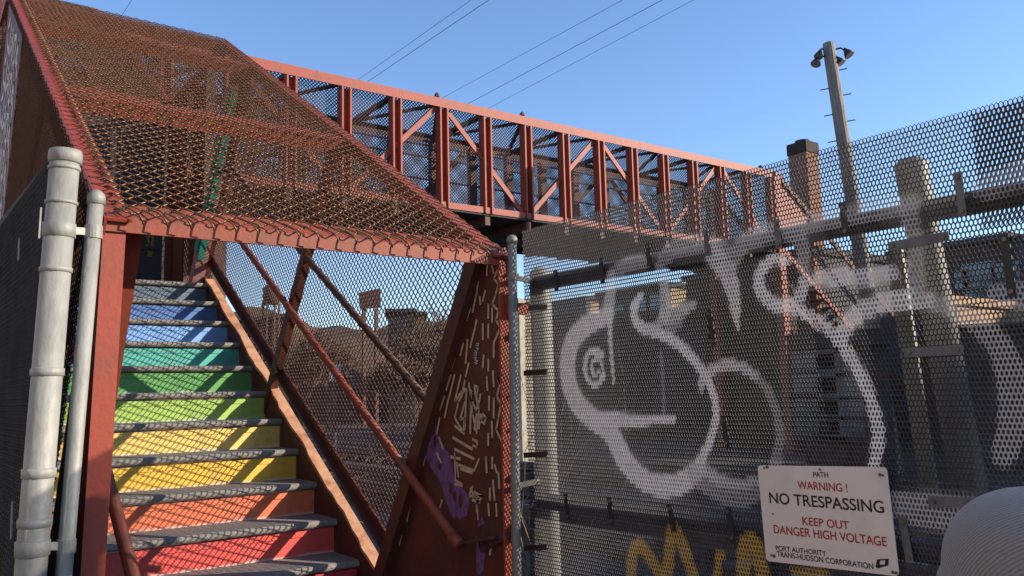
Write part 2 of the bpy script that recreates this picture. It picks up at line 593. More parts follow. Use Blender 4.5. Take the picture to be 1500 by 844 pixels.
# eave angles along both roof edges
for x, sgn in ((XA, 1), (XB, -1)):
    p_ = MB()
    p_.beam(C(x + sgn * .035, U0, VR - .012), C(x + sgn * .035, U1, VR - .012), .075, .010, EX)
    p_.beam(C(x - sgn * .004, U0, VR - .058), C(x - sgn * .004, U1, VR - .058), .008, .10, EX)
    part(p_, 'roof_edge_angle', 'red paint')
# rails along the right side
for v, x, a, b, r_, nm in ((-2.12, 1.93, 2.29, 6.5, .021, 'handrail'), (-1.79, 1.985, 2.86, 6.5, .02, 'mid_rail'), (-2.12, .672, 1.75, 6.5, .024, 'handrail')):
    p_ = MB(); p_.tube([C(x, a, v), C(x, b, v)], r_, 12)
    if nm == 'handrail': p_.tube([C(x, a - .012, v), C(x, a + .05, v)], r_ * 1.25, 12)
    part(p_, nm, 'red paint worn' if nm == 'handrail' else 'rust wire dark', smooth=True)
for u in (2.9, 4.6, 6.3):
    p_ = MB(); p_.beam(C(1.93, u, -2.13), C(1.99, u, -2.17), .02, .035, EU); part(p_, 'rail_bracket', 'rust wire dark')
p_ = MB(); p_.beam(C(1.93, 2.33, -2.16), (2.0, 2.86, H - .57), .06, .012, EX); p_.beam((1.995, 2.80, H - .52), (1.995, 3.0, H - .60), .012, .1, EX)
part(p_, 'rail_end_plate', 'rust wire dark')
# lower mesh frame bar
p_ = MB()
p_.beam(C(2.0, 2.85, -2.645), C(2.0, 6.5, -2.645), .05, .012, EX); p_.beam(C(2.018, 2.85, -2.62), C(2.018, 6.5, -2.62), .012, .06, EX)
part(p_, 'mesh_bottom_bar', 'brown steel')
p_ = MB(); p_.beam(C(XA, 2.85, -2.645), C(XA, 6.5, -2.645), .05, .05, EX); part(p_, 'mesh_bottom_bar', 'brown steel')
# side wall diagonals on the outside left
for (ua, va), (ub, vb) in (((4.55, -2.5), (6.2, -1.0)), ((2.9, -1.05), (4.5, -2.5))):
    p_ = MB(); p_.beam(C(XA + .01, ua, va), C(XA + .01, ub, vb), .012, .05, EX); part(p_, 'side_brace', 'brown steel')
# chain-link: roof, two sides
DD = .0365
m_ = MB(); chainlink(m_, C(XB - .035, U0 + .005, VR + .012), EU, -EX, U1 - U0, XB - XA - .06, .034, .0029, 5, jit=.003)
# hooked wire ends over the header
for i in range(int((XB - XA - .07) / (2 * DD))):
    x = XA + .05 + i * 2 * DD
    m_.tube([C(x, U0 + .06, VR + .014), C(x + .02, U0 + .022, VR + .019), C(x + .036, U0 - .008, VR + .016), C(x + .044, U0 - .026, VR + .006), C(x + .050, U0 - .020, VR - .010)], .003, 5)
for i in range(int((U1 - U0) / (2 * DD))):
    u = U0 + i * 2 * DD
    m_.tube([C(XA + .055, u, VR + .016), C(XA + .03, u + .012, VR + .022), C(XA + .02, u + .028, VR + .012), C(XA + .045, u + .036, VR + .004)], .0032, 5)
part(m_, 'roof_mesh', 'rust wire', smooth=True)
def plumb_mesh(x, u0, u1, v0, v1, d, r):
    a0 = C(x, u0, v0); ymin, ymax = C(x, u0, v1).y, C(x, u1, v0).y; zmin, zmax = C(x, u0, v0).z, C(x, u1, v1).z

    def keep(a, b):
        y, z = ymin + a, zmin + b - H
        u, v = y * CT + z * ST, -y * ST + z * CT
        return u0 < u < u1 and v0 < v < v1
    mm = MB(); chainlink(mm, (x, ymin, zmin), (0, 1, 0), (0, 0, 1), ymax - ymin, zmax - zmin, d, r, 4, keep=keep)
    return mm


m_ = plumb_mesh(2.03, 2.84, 6.5, -2.63, -.97, .0215, .0031)
part(m_, 'side_mesh', 'rust wire dark', smooth=True)
m_ = plumb_mesh(XA - .012, 2.84, 7.1, -2.63, -.97, .0215, .0031)
part(m_, 'side_mesh', 'rust wire dark', smooth=True)
# landing bay and upper flight of the cage
zL = H + 2.93; yA, yB = 6.64, 8.35
zT = H + 5.80; yT = 13.0
for x in (XA, XB):
    p_ = MB()
    p_.beam((x, yA, zL - .03), (x, yB, zL - .03), .06, .07, EX); p_.beam((x, yB, zL - .03), (x, yT, zT - .03), .06, .07, EX)
    part(p_, 'roof_edge_angle', 'red paint')
    for yy, zz, zb in ((7.1, zL, z0 - .1), (8.3, zL, z0 - .1), (9.9, zL + (9.9 - yB) * .617, z0 + .7), (11.5, zL + (11.5 - yB) * .617, z0 + 1.7), (13.0, zT, z0 + 2.6)):
        p_ = MB(); p_.beam((x, yy, zb), (x, yy, zz - .06), .07, .07, EX); part(p_, 'side_post', 'brown steel')
for yy in (8.3, 9.9, 11.5, 12.98):
    zz = zL + max(0, yy - yB) * .617
    p_ = MB(); p_.beam((XA + .04, yy, zz - .05), (XB - .04, yy, zz - .05), .06, .06, (0, 1, 0)); part(p_, 'purlin', 'red paint worn')
up_s = (Vector((0, yT, zT)) - Vector((0, yB, zL))); upl = up_s.length; up_s.normalize()
m_ = MB(); chainlink(m_, (XB - .03, yA, zL + .01), (0, 1, 0), (-1, 0, 0), yB - yA, XB - XA - .05, .034, .0027, 4)
chainlink(m_, (XB - .03, yB, zL + .012), up_s, (-1, 0, 0), upl, XB - XA - .05, .034, .0027, 4)
part(m_, 'roof_mesh', 'rust wire', smooth=True)
for x in (XA - .01, XB + .01):
    m_ = MB(); chainlink(m_, (x, 6.9, z0 + .02), (0, 1, 0), (0, 0, 1), yB - 6.95, zL - z0 - .08, DD, .0030, 4)
    chainlink(m_, (x, yB, z0 + .1), up_s, up_s.cross(EX) * -1, upl, 1.75, DD, .0030, 4)
    part(m_, 'side_mesh', 'rust wire dark', smooth=True)
# dark screens closing the back of the landing
p_ = MB(); p_.box((.58, 8.40, z0), (2.045, 8.43, z0 + 2.0)); part(p_, 'landing_screen', 'black metal', label='black steel screen across the landing')
p_ = MB()
for a in (.56, 1.60): p_.beam((a, 8.385, z0), (a, 8.385, z0 + 2.0), .05, .025, EX)
p_.beam((1.62, 8.39, z0 + .52), (1.95, 8.39, z0 + .52), .012, .03, (0, 1, 0)); p_.beam((1.62, 8.39, z0 + .28), (1.80, 8.39, z0 + .28), .012, .02, (0, 1, 0))
part(p_, 'screen_frame', 'roof dark')
p_ = MB(); p_.box((1.975, 7.66, z0), (1.99, 7.98, zL - .1)); p_.box((2.045, 7.98, z0 + .05), (2.055, 8.30, zL - .1)); p_.box((2.045, 7.26, z0 + .05), (2.055, 7.66, zL - .1)); part(p_, 'landing_panel', 'brown steel')
oc = MB()
for pts in ([(217, 345), (222, 362), (219, 376)], [(223, 345), (221, 358)], [(216, 358), (219, 368)]):
    P = [onY(px, py, 8.397) for px, py in pts]
    for a_, b_ in zip(P[:-1], P[1:]):
        d = (b_ - a_).normalized(); sd = d.cross(Vector((0, 1, 0))) * .02; oc.add([a_ - sd, a_ + sd, b_ + sd, b_ - sd], [(0, 1, 2, 3)])
part(oc, 'ochre_tag', 'ochre paint')
# landing column painted teal and pink
p_ = MB(); p_.beam(C(1.93, 6.42, -1.0), C(1.93, 6.52, -2.85), .09, .10, EX); part(p_, 'landing_column', 'pink paint', label='column smeared teal and pink')
p_ = MB(); p_.beam(C(1.91, 6.366, -1.2), C(1.91, 6.438, -2.60), .05, .012, EX); p_.beam(C(1.881, 6.42, -1.2), C(1.881, 6.50, -2.56), .012, .09, EX); part(p_, 'teal_patch', 'teal paint')


# marks on the side plate -----------------------------------------------------
def plane_stroke(mb, pts, wd, X, off=0.):
    """flat paint line through pixel points lying on plane x = X (faces -X), wd in metres"""
    P = [onX(px, py, X) for px, py in pts]
    for a, b in zip(P[:-1], P[1:]):
        d = (b - a)
        if d.length < 1e-4: continue
        d.normalize()
        sd = d.cross(EX) * (wd / 2)
        j = .18 * wd
        mb.add([a - sd * random.uniform(.8, 1) - d * j, a + sd - d * j, b + sd * random.uniform(.75, 1) + d * j, b - sd + d * j], [(0, 1, 2, 3)])


def z4(x, y): return (580 + x / 1.745, 360 + y / 1.745)


XP = TX - .003
dash = [((234, 42), (232, 76)), ((242, 40), (250, 70)), ((196, 90), (182, 122)), ((210, 92), (205, 130)), ((228, 115), (222, 142)), ((236, 150), (236, 185)), ((246, 160), (246, 195)),
        ((204, 130), (196, 170)), ((214, 130), (216, 150)), ((190, 160), (180, 190)), ((176, 190), (165, 220)), ((206, 190), (198, 230)), ((222, 200), (222, 240)), ((236, 200), (236, 235)), ((250, 245), (250, 285)),
        ((160, 235), (148, 270)), ((172, 250), (165, 280)), ((183, 240), (178, 300)), ((200, 215), (190, 260)), ((224, 280), (222, 310)), ((236, 290), (236, 320)), ((150, 285), (140, 320)), ((186, 300), (178, 335)),
        ((140, 330), (128, 370)), ((150, 330), (135, 390)), ((166, 330), (150, 400)), ((176, 345), (168, 385)), ((232, 335), (234, 370)), ((248, 320), (250, 360)), ((258, 335), (264, 350)),
        ((124, 385), (112, 420)), ((134, 390), (124, 440)), ((238, 385), (238, 420)), ((250, 390), (250, 440)), ((100, 430), (92, 470)), ((112, 440), (104, 480)), ((200, 360), (212, 420)), ((216, 380), (210, 410)),
        ((150, 400), (170, 370)), ((180, 365), (176, 470)), ((192, 370), (190, 480)), ((150, 460), (175, 480)), ((145, 490), (195, 520)), ((150, 520), (200, 545)), ((140, 540), (165, 545)), ((245, 450), (246, 490)), ((236, 480), (236, 510)),
        ((155, 555), (160, 590)), ((165, 570), (195, 580)), ((230, 540), (232, 580)), ((246, 540), (246, 570)), ((252, 560), (258, 580)), ((150, 610), (170, 612)), ((190, 620), (200, 640)), ((200, 630), (222, 642)), ((195, 650), (215, 655)), ((240, 620), (240, 650)), ((248, 600), (252, 650)),
        ((256, 660), (258, 700)), ((250, 700), (250, 730)), ((44, 610), (40, 640)), ((34, 670), (28, 705)), ((14, 740), (8, 765)), ((118, 650), (112, 670)), ((262, 580), (264, 620)), ((206, 430), (200, 470)), ((216, 430), (212, 468)),
        ((110, 490), (120, 520)), ((104, 530), (116, 555)), ((86, 500), (76, 530)), ((74, 540), (70, 560)), ((236, 660), (238, 690)), ((244, 760), (240, 790))]
for a, b in dash:
    mk = MB(); plane_stroke(mk, [z4(*a), z4(*b)], .0135, XP); part(mk, 'painted_mark', 'chalk cream', plate)
for pl_ in ([(250, 38), (264, 52), (250, 85), (262, 98), (255, 125), (246, 150), (262, 165), (256, 190), (266, 210), (252, 245)],
            [(258, 335), (266, 352), (258, 385), (268, 405), (262, 440), (256, 470), (270, 500)],
            [(200, 20), (150, 190), (140, 215), (140, 235), (128, 248), (124, 285), (110, 300), (108, 320), (96, 345), (92, 375), (80, 385), (74, 400), (76, 425), (62, 440), (58, 470), (52, 490)],
            [(176, 365), (160, 400), (150, 440), (172, 475), (176, 440), (164, 445), (176, 400)],
            [(186, 350), (196, 430), (206, 480), (212, 420)], [(196, 400), (205, 420), (214, 395)],
            [(200, 358), (210, 362), (208, 380), (200, 376)], [(222, 430), (230, 440), (226, 455), (216, 448), (222, 430)],
            [(196, 495), (208, 500), (206, 515), (196, 510)], [(212, 545), (200, 575), (160, 560)], [(150, 530), (152, 600), (170, 610)],
            [(196, 615), (186, 640), (222, 640), (206, 660), (206, 680)], [(206, 640), (210, 700)]):
    mk = MB(); plane_stroke(mk, [z4(*p) for p in pl_], .012, XP); part(mk, 'painted_mark', 'chalk cream', plate)
sc = MB()
for i in range(9):
    x, y = 205 + random.uniform(-4, 4), 250 + i * 6
    plane_stroke(sc, [z4(x - 4, y), z4(x + 4, y + random.uniform(-3, 5)), z4(x - 2, y + 6)], .0035, XP)
part(sc, 'scrawled_tag', 'white paint', plate)
pp = MB()
purple = [([(96, 440), (60, 520), (84, 560), (110, 600), (140, 690), (178, 705), (195, 655), (150, 590), (140, 540), (110, 490)]), ([(205, 720), (222, 690), (232, 730), (228, 800), (222, 840), (205, 835)])]
for poly in purple:
    P = [onX(*z4(*p), TX - .0015) for p in poly]
    cen = sum(P, Vector()) / len(P)
    n = len(P) * 5; out = []
    for i in range(n):
        a = P[i // 5]; b = P[(i // 5 + 1) % len(P)]; t = (i % 5) / 5
        q = a.lerp(b, t); out.append(q + (cen - q) * random.uniform(-.05, .1))
    pp.add([cen] + out, [(0, 1 + (i + 1) % n, 1 + i) for i in range(n)])
part(pp, 'purple_spray', 'purple paint', plate)
for x, y in ((100, 500), (112, 560), (150, 640), (165, 655), (140, 620), (96, 470)):
    c0 = onX(*z4(x, y), TX - .0022); hs = [c0 + Vector((0, .02 * math.cos(t) * random.uniform(.5, 1), .035 * math.sin(t) * random.uniform(.6, 1))) for t in np.linspace(0, 6.283, 11)[:-1]]
    hl = MB(); hl.add(hs, [tuple(range(10))]); part(hl, 'bare_patch', 'brown steel', plate)
# white sprayed letters down the wide left post
wl = MB(); XW = .464
for k in range(6):
    vv = -1.05 - k * .25
    for pts in ([(0, -.20), (.10, -.02), (.18, -.2), (.06, -.11)], [(.26, -.02), (.24, -.2), (.38, -.19), (.40, -.05), (.28, -.02)], [(.46, -.2), (.50, -.02), (.60, -.06), (.52, -.12), (.64, -.2)], [(.70, -.02), (.68, -.2), (.82, -.2)], [(.84, -.02), (.94, -.1), (.86, -.2)]):
        for a, b in zip(pts[:-1], pts[1:]):
            pa, pb = C(XW, 5.8 + a[0] + .03 * math.sin(k * 2), vv + a[1]), C(XW, 5.8 + b[0] + .03 * math.sin(k * 2), vv + b[1])
            d = (pb - pa).normalized(); sd = d.cross(EX) * .021
            wl.add([pa - sd - d * .012, pa + sd - d * .012, pb + sd + d * .012, pb - sd + d * .012], [(0, 1, 2, 3)])
part(wl, 'sprayed_letters', 'white paint', wide)

# ------------------------------------------------------------------ footbridge
YB = 14.0
ZT, ZB = H + 5.93, H + 3.81
bridge = thing('footbridge', 'long red steel truss footbridge with mesh sides running across the sky', 'footbridge', (10, YB, 0))
X0, X1 = 0.2, 19.3
vx = [onY(px, py, YB).x for px, py in ((427, 150), (508, 160), (580, 180), (652, 200), (715, 215), (772, 230), (828, 240), (880, 245), (930, 250), (975, 255))]
bay = (vx[-1] - vx[0]) / 9
vx = [5.43 + bay * i for i in range(-4, 14)]
vx = [x for x in vx if x < X1 - .3] + [X1]


def chord(nm, y, z, h, m):
    p_ = MB()
    p_.box((X0, y, z - h), (X1 + .1, y + .014, z)); p_.box((X0, y + .0145, z - .016), (X1 + .1, y + .20, z - .002))
    part(p_, nm, m, bridge)


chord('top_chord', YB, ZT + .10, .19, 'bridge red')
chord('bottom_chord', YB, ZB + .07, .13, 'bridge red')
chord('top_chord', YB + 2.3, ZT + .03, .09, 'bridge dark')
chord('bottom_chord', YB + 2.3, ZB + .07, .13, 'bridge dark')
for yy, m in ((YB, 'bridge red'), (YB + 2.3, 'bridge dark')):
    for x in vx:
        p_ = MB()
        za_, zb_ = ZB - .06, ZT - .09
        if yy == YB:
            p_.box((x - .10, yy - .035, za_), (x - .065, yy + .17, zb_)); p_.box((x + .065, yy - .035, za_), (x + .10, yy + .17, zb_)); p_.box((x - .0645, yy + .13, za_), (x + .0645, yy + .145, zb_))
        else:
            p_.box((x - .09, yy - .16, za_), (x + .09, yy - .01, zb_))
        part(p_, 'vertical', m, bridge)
iref = min(range(len(vx)), key=lambda i: abs(vx[i] - onY(650, 200, YB).x))
for i in range(-4, 12, 2):
    a = iref + i; b = a + 2
    if a < 0 or b >= len(vx): continue
    hi_first = (i // 2) % 2 == 0
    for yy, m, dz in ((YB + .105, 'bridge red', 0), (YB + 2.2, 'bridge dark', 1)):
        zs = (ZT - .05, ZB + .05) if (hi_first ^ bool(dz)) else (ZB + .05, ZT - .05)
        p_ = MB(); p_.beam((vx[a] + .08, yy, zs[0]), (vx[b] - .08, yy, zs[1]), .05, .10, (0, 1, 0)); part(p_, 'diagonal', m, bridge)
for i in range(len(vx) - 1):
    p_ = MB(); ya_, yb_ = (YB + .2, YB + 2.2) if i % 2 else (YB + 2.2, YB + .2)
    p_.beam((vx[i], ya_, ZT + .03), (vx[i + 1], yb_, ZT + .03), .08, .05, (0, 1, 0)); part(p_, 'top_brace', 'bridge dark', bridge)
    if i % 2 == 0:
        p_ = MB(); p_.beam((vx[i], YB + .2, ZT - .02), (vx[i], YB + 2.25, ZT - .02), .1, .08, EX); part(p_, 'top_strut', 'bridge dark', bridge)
for yy, zz in ((YB + 2.05, ZB + 1.9), (YB + 2.05, ZB + 1.62), (YB + 2.05, ZB + 1.1), (YB + 2.05, ZB + .55)):
    p_ = MB(); p_.tube([(X0, yy, zz), (X1, yy, zz)], .024, 8); part(p_, 'railing', 'bridge dark', bridge, True)
# deck and its joists
p_ = MB(); p_.box((X0, YB + .02, ZB - .10), (X1 + .1, YB + 3.0, ZB - .03)); part(p_, 'deck', 'roof dark', bridge)
for x in vx:
    p_ = MB(); p_.beam((x, YB + .05, ZB - .2), (x, YB + 2.95, ZB - .2), .12, .19, EX); part(p_, 'joist', 'bridge dark', bridge)
for y in (YB + 1.0, YB + 2.0):
    p_ = MB(); p_.beam((X0, y, ZB - .36), (X1, y, ZB - .36), .14, .12, (0, 1, 0)); part(p_, 'deck_girder', 'roof dark', bridge)
for yy, nm in ((YB + .19, 0), (YB + 2.42, 1)):
    m_ = MB(); lattice(m_, (X0, yy, ZB + .0), EX, (0, 0, 1), X1 - X0, ZT - ZB, .05, .0065 if nm else .010)
    part(m_, 'wire_mesh', 'bridge wire', bridge)
m_ = MB()   # curled mesh along the rear chord
lattice(m_, (X0, YB + 2.44, ZT + .06), EX, (0, -.9, .3), X1 - X0, .22, .022, .007); part(m_, 'mesh_edge', 'rust wire', bridge)
for px, py in ((640, 137), (765, 166), (1114, 240)):
    q = onY(px, py + 6, YB + .1); p_ = MB()
    p_.tube([(q.x, YB + .1, ZT + .1), (q.x, YB + .1, ZT + .15), (q.x, YB + .1, ZT + .2), (q.x, YB + .1, ZT + .24)], [.03, .06, .05, .01], 8); part(p_, 'chord_cap', 'bridge dark', bridge)
# piers of the near and far end
for x, y in ((4.2, YB + .1), (4.2, YB + 2.3)):
    p_ = MB(); p_.box((x - .12, y - .12, 0), (x + .12, y + .12, ZB - .3)); part(p_, 'pier', 'bridge dark', bridge)

# far stair tower
tower = thing('stair_tower', 'distant red stair tower at the far end of the footbridge behind the grey fence', 'stair tower', (19.5, YB, 0))
for y in (YB, YB + 2.3):
    p_ = MB(); p_.box((19.42, y - .035, 0), (19.66, y + .2, ZB + 2.2)); part(p_, 'post', 'bridge red', tower)
p_ = MB(); p_.prism([(19.7, YB + .03, ZT - .05), (21.0, YB + .03, ZT - 1.0), (20.2, YB + .03, ZT - 1.9), (19.7, YB + .03, ZT - 1.5)], (0, .02, 0)); part(p_, 'side_plate', 'bridge red', tower)
for dz, m in ((0, 'bridge dark'), (-2.1, 'bridge red'), (-3.4, 'bridge dark')):
    for y in (YB, YB + 2.3):
        p_ = MB(); p_.beam((19.6, y, ZT + dz), (25.5, y, ZT + dz - 4.1), .06, .14, (0, 1, 0)); part(p_, 'sloping_rail', m, tower)
for k in range(14):
    p_ = MB(); p_.box((19.8 + k * .3, YB + .1, ZB - .05 - k * .21), (20.12 + k * .3, YB + 2.2, ZB - k * .21)); part(p_, 'tread', 'bridge dark', tower)
m_ = MB(); lattice(m_, (19.7, YB + 2.32, ZT - 2.0), Vector((5.9, 0, -4.1)).normalized(), (0, 0, 1), 6.8, 2.0, .05, .006); part(m_, 'wire_mesh', 'bridge wire', tower)
p_ = MB(); p_.box((19.75, YB + .4, .0), (20.6, YB + 2.1, ZB - .8)); part(p_, 'machine_cabin', 'brown brick', tower)

# ------------------------------------------------------------------ perforated fence on the right
FA = R(2.08)
F0 = Vector((2.17, 2.79, 0)); FD = Vector((math.sin(FA), -math.cos(FA), 0)); FN = Vector((math.cos(FA), math.sin(FA), 0))


def FP(s, z, off=0.): return F0 + FD * s + FN * off + Vector((0, 0, z + H))


def onF(px, py, off=0.):
    r = ray(px, py); k = (FN.dot(F0) + off) / FN.dot(r); P = r * k
    return ((P - F0).dot(FD), P.z)


fence = thing('perforated_fence', 'tall grey perforated metal fence with pale looping graffiti beside the stairs', 'fence', (2.17, 2.0, 0))
PA, PB = .0111, .0145
H2 = .0046; H1 = PB - H2


def paint_cols(S, Z):
    """paint colour (linear) for points on the sheet"""
    n = len(S)
    base = np.tile(np.array([.034, .034, .042]), (n, 1))
    nz = .75 + .5 * rng.rand(n)
    lft = np.clip((.12 - S) / .25, 0, 1)[:, None]
    gr = rng.rand(60, 40)

    def vn(fs, fz):
        a = (S + 3) * fs; b = (Z + 3) * fz; i = a.astype(int); j = b.astype(int); a = a - i; b = b - j
        a = a * a * (3 - 2 * a); b = b * b * (3 - 2 * b)
        q = lambda u, v: gr[u % 60, v % 40]
        return (q(i, j) * (1 - a) + q(i + 1, j) * a) * (1 - b) + (q(i, j + 1) * (1 - a) + q(i + 1, j + 1) * a) * b
    base = base * (.55 + .9 * vn(7, 5))[:, None]
    streak = np.clip(vn(45, 2.2) - .62, 0, 1)[:, None] * 2.2
    base = base * (1 - streak) + np.array([.07, .045, .03]) * streak

    def px2(pl): return np.array([onF(*p) for p in pl])

    def inpoly(pl):
        q = px2(pl); c = np.zeros(n, bool); j = len(q) - 1
        for i in range(len(q)):
            cond = ((q[i, 1] > Z) != (q[j, 1] > Z)) & (S < (q[j, 0] - q[i, 0]) * (Z - q[i, 1]) / (q[j, 1] - q[i, 1] + 1e-12) + q[i, 0])
            c ^= cond; j = i
        return c

    def dist(pl, wds):
        q = px2(pl); best = np.full(n, 9.)
        for i in range(len(q) - 1):
            a, b = q[i], q[i + 1]; d = b - a; L2 = d @ d + 1e-12
            t = np.clip(((S - a[0]) * d[0] + (Z - a[1]) * d[1]) / L2, 0, 1)
            dd = np.hypot(S - a[0] - t * d[0], Z - a[1] - t * d[1]) / ((wds[i] * (1 - t) + wds[i + 1] * t) / 2)
            best = np.minimum(best, dd)
        return best

    def smooth(pl, wd):
        q = np.array(pl, float); wd = np.array(wd if hasattr(wd, '__len__') else [wd] * len(pl), float)
        out = []; ow = []
        m = len(q)
        for i in range(m - 1):
            p0, p1, p2, p3 = q[max(i - 1, 0)], q[i], q[i + 1], q[min(i + 2, m - 1)]
            for t in np.linspace(0, 1, 6)[:-1]:
                out.append(.5 * (2 * p1 + (p2 - p0) * t + (2 * p0 - 5 * p1 + 4 * p2 - p3) * t * t + (3 * p1 - 3 * p2 + p3 - p0) * t ** 3)); ow.append(wd[i] * (1 - t) + wd[i + 1] * t)
        out.append(q[-1]); ow.append(wd[-1])
        return out, ow
    col = base * nz[:, None]
    clog = np.zeros(n)
    blk = np.array([.009, .009, .011])
    for pl in ([(893, 405), (960, 385), (1010, 360), (1060, 340), (1100, 352), (1100, 420), (1110, 480), (1140, 560), (1150, 620), (1130, 700), (1040, 740), (980, 720), (920, 650), (850, 590), (838, 510), (880, 450)],
               [(1060, 380), (1100, 345), (1150, 350), (1230, 400), (1260, 470), (1240, 480), (1160, 420), (1080, 480)], [(1240, 500), (1300, 460), (1360, 455), (1410, 520), (1430, 720), (1300, 730), (1290, 600)],
               [(1400, 190), (1495, 150), (1500, 235), (1440, 250), (1410, 245)], [(1200, 325), (1270, 300), (1300, 315), (1250, 345), (1200, 350)], [(1340, 300), (1500, 262), (1500, 300), (1340, 335)]):
        m = inpoly(pl); col[m] = blk * nz[m, None]
    W = np.array([.88, .88, .92])
    def g1(*p): return [(780 + x / 1.835, 300 + y / 1.835) for x, y in p]

    def g2(*p): return [(1080 + x / 1.545, 230 + y / 1.545) for x, y in p]
    G = W * .8
    strokes = [
        (g1((340, 165), (370, 128), (420, 106), (475, 106), (515, 128)), [.04, .07, .075, .07, .06], W * .6, .75),
        (g1((205, 200), (230, 172), (270, 156), (312, 150)), [.05, .06, .055, .04], W * .75, .7),
        (g1((205, 190), (206, 240), (200, 295)), [.05, .055, .06], G, .85),
        (g1((200, 298), (150, 320), (108, 362), (92, 420), (97, 480), (118, 530), (158, 572), (205, 605), (228, 645), (252, 692), (292, 735), (345, 757), (400, 748), (448, 712)), [.07, .085, .09, .092, .092, .09, .088, .085, .085, .085, .08, .078, .075, .06], W, 1),
        (g1((165, 572), (250, 579), (320, 578), (376, 578)), [.055, .05, .04, .030], W, 1),
        (g1((292, 242), (274, 268), (274, 308), (300, 333), (350, 350), (402, 385), (442, 430), (470, 472), (489, 530), (490, 590), (475, 642), (452, 690), (440, 722)), [.026, .036, .040, .042, .042, .040, .036, .030, .028, .028, .030, .036, .05], W, 1),
        (g1((350, 205), (358, 255), (352, 300), (330, 330), (300, 336)), [.035, .05, .045, .04, .036], G, .85),
        (g1((362, 300), (390, 285), (432, 268)), [.06, .06, .03], W * .85, .8), (g1((360, 340), (385, 320), (400, 300)), [.03, .04, .03], W * .6, .7),
        (g1((188, 404), (163, 391), (143, 412), (141, 452), (158, 480), (180, 478), (191, 455)), .026, W, 1), (g1((189, 438), (180, 414), (162, 418), (158, 442), (168, 458), (180, 448)), .017, W, .95),
        (g1((207, 305), (212, 400), (220, 480)), [.026, .02, .012], W, .95), (g1((341, 395), (346, 470), (353, 562)), .014, np.array([.24, .28, .36]), .8),
        (g1((450, 496), (454, 470), (476, 446), (520, 431), (562, 436), (600, 460)), [.022, .03, .036, .036, .034, .03], W * .85, .9),
        (g1((600, 460), (640, 510), (660, 580), (664, 640), (650, 700)), [.032, .03, .03, .03, .04], W * .5, .7),
        (g1((488, 135), (518, 172), (535, 220), (545, 270), (551, 330)), [.075, .075, .06, .045, .012], W * .9, .95),
        (g1((528, 175), (548, 125), (590, 92), (650, 76), (722, 70)), [.05, .065, .065, .06, .05], W * .62, .8),
        (g1((440, 722), (500, 758), (560, 776), (612, 762)), [.08, .095, .09, .06], W * .55, .7), (g1((456, 700), (500, 738), (560, 754), (604, 738)), [.04, .04, .035, .03], W * .75, .7),
        (g2((112, 236), (80, 233), (55, 256), (50, 290), (70, 324), (104, 340), (138, 322), (150, 298)), [.03, .036, .04, .042, .042, .042, .04, .035], W, 1),
        (g2((92, 332), (150, 352), (192, 376), (226, 410), (260, 460), (290, 520), (310, 580), (318, 640), (306, 705)), [.04, .036, .036, .037, .038, .038, .038, .038, .034], W, 1),
        (g2((150, 284), (200, 275), (246, 270)), [.035, .05, .055], W * .9, .95), (g2((268, 276), (310, 270), (352, 266)), [.05, .055, .045], W * .9, .95), (g2((150, 300), (140, 330)), .03, W * .8, .8),
        (g2((236, 410), (256, 372), (300, 341), (360, 326), (425, 324)), [.044, .05, .056, .056, .05], W, 1),
        (g2((425, 324), (490, 345), (550, 380), (600, 440), (625, 520), (625, 600), (600, 680)), [.046, .05, .055, .065, .075, .075, .05], W * .62, .75),
        (g2((0, 222), (20, 190), (60, 168), (130, 163), (200, 146), (300, 124), (395, 106)), [.045, .06, .06, .06, .06, .07, .06], W * .55, .8),
        (g2((128, 165), (150, 215), (152, 262)), [.06, .05, .03], W * .6, .75), (g2((386, 112), (400, 180), (406, 245), (412, 312)), [.05, .05, .045, .04], W * .55, .75),
        (g2((560, 70), (649, 40)), [.06, .08], W * .5, .6), (g2((590, 312), (649, 318)), [.05, .07], W * .6, .7), (g2((365, 790), (430, 800), (520, 810)), [.08, .1, .1], W * .65, .7)]
    for pl, wd, c, al in strokes:
        q, ow = smooth(pl, wd)
        d = dist(q, ow)
        a = np.clip((1.08 - d) / .16, 0, 1) * al * (.82 + .18 * rng.rand(n)) + .16 * al * np.clip((1.7 - d) / .7, 0, 1) * rng.rand(n) * (d > 1.05)
        col = col * (1 - a[:, None]) + c * a[:, None]
        clog = np.maximum(clog, a * c.mean() / .84)
    Yl = np.array([.62, .36, .035])
    for pl, wd in (([(926, 850), (928, 810), (940, 800), (958, 825), (972, 850)], .05), ([(978, 850), (984, 780), (994, 785), (1012, 830), (1020, 860)], .05), ([(1050, 850), (1054, 815), (1058, 812)], .03), ([(1088, 850), (1092, 800), (1106, 798), (1118, 850)], .055), ([(1165, 838), (1205, 842)], .04)):
        q, ow = smooth(pl, wd); d = dist(q, ow)
        a = np.clip((1.1 - d) / .25, 0, 1) * (.8 + .2 * rng.rand(n)); col = col * (1 - a[:, None]) + Yl * a[:, None]
    return np.clip(col, .005, 1), clog


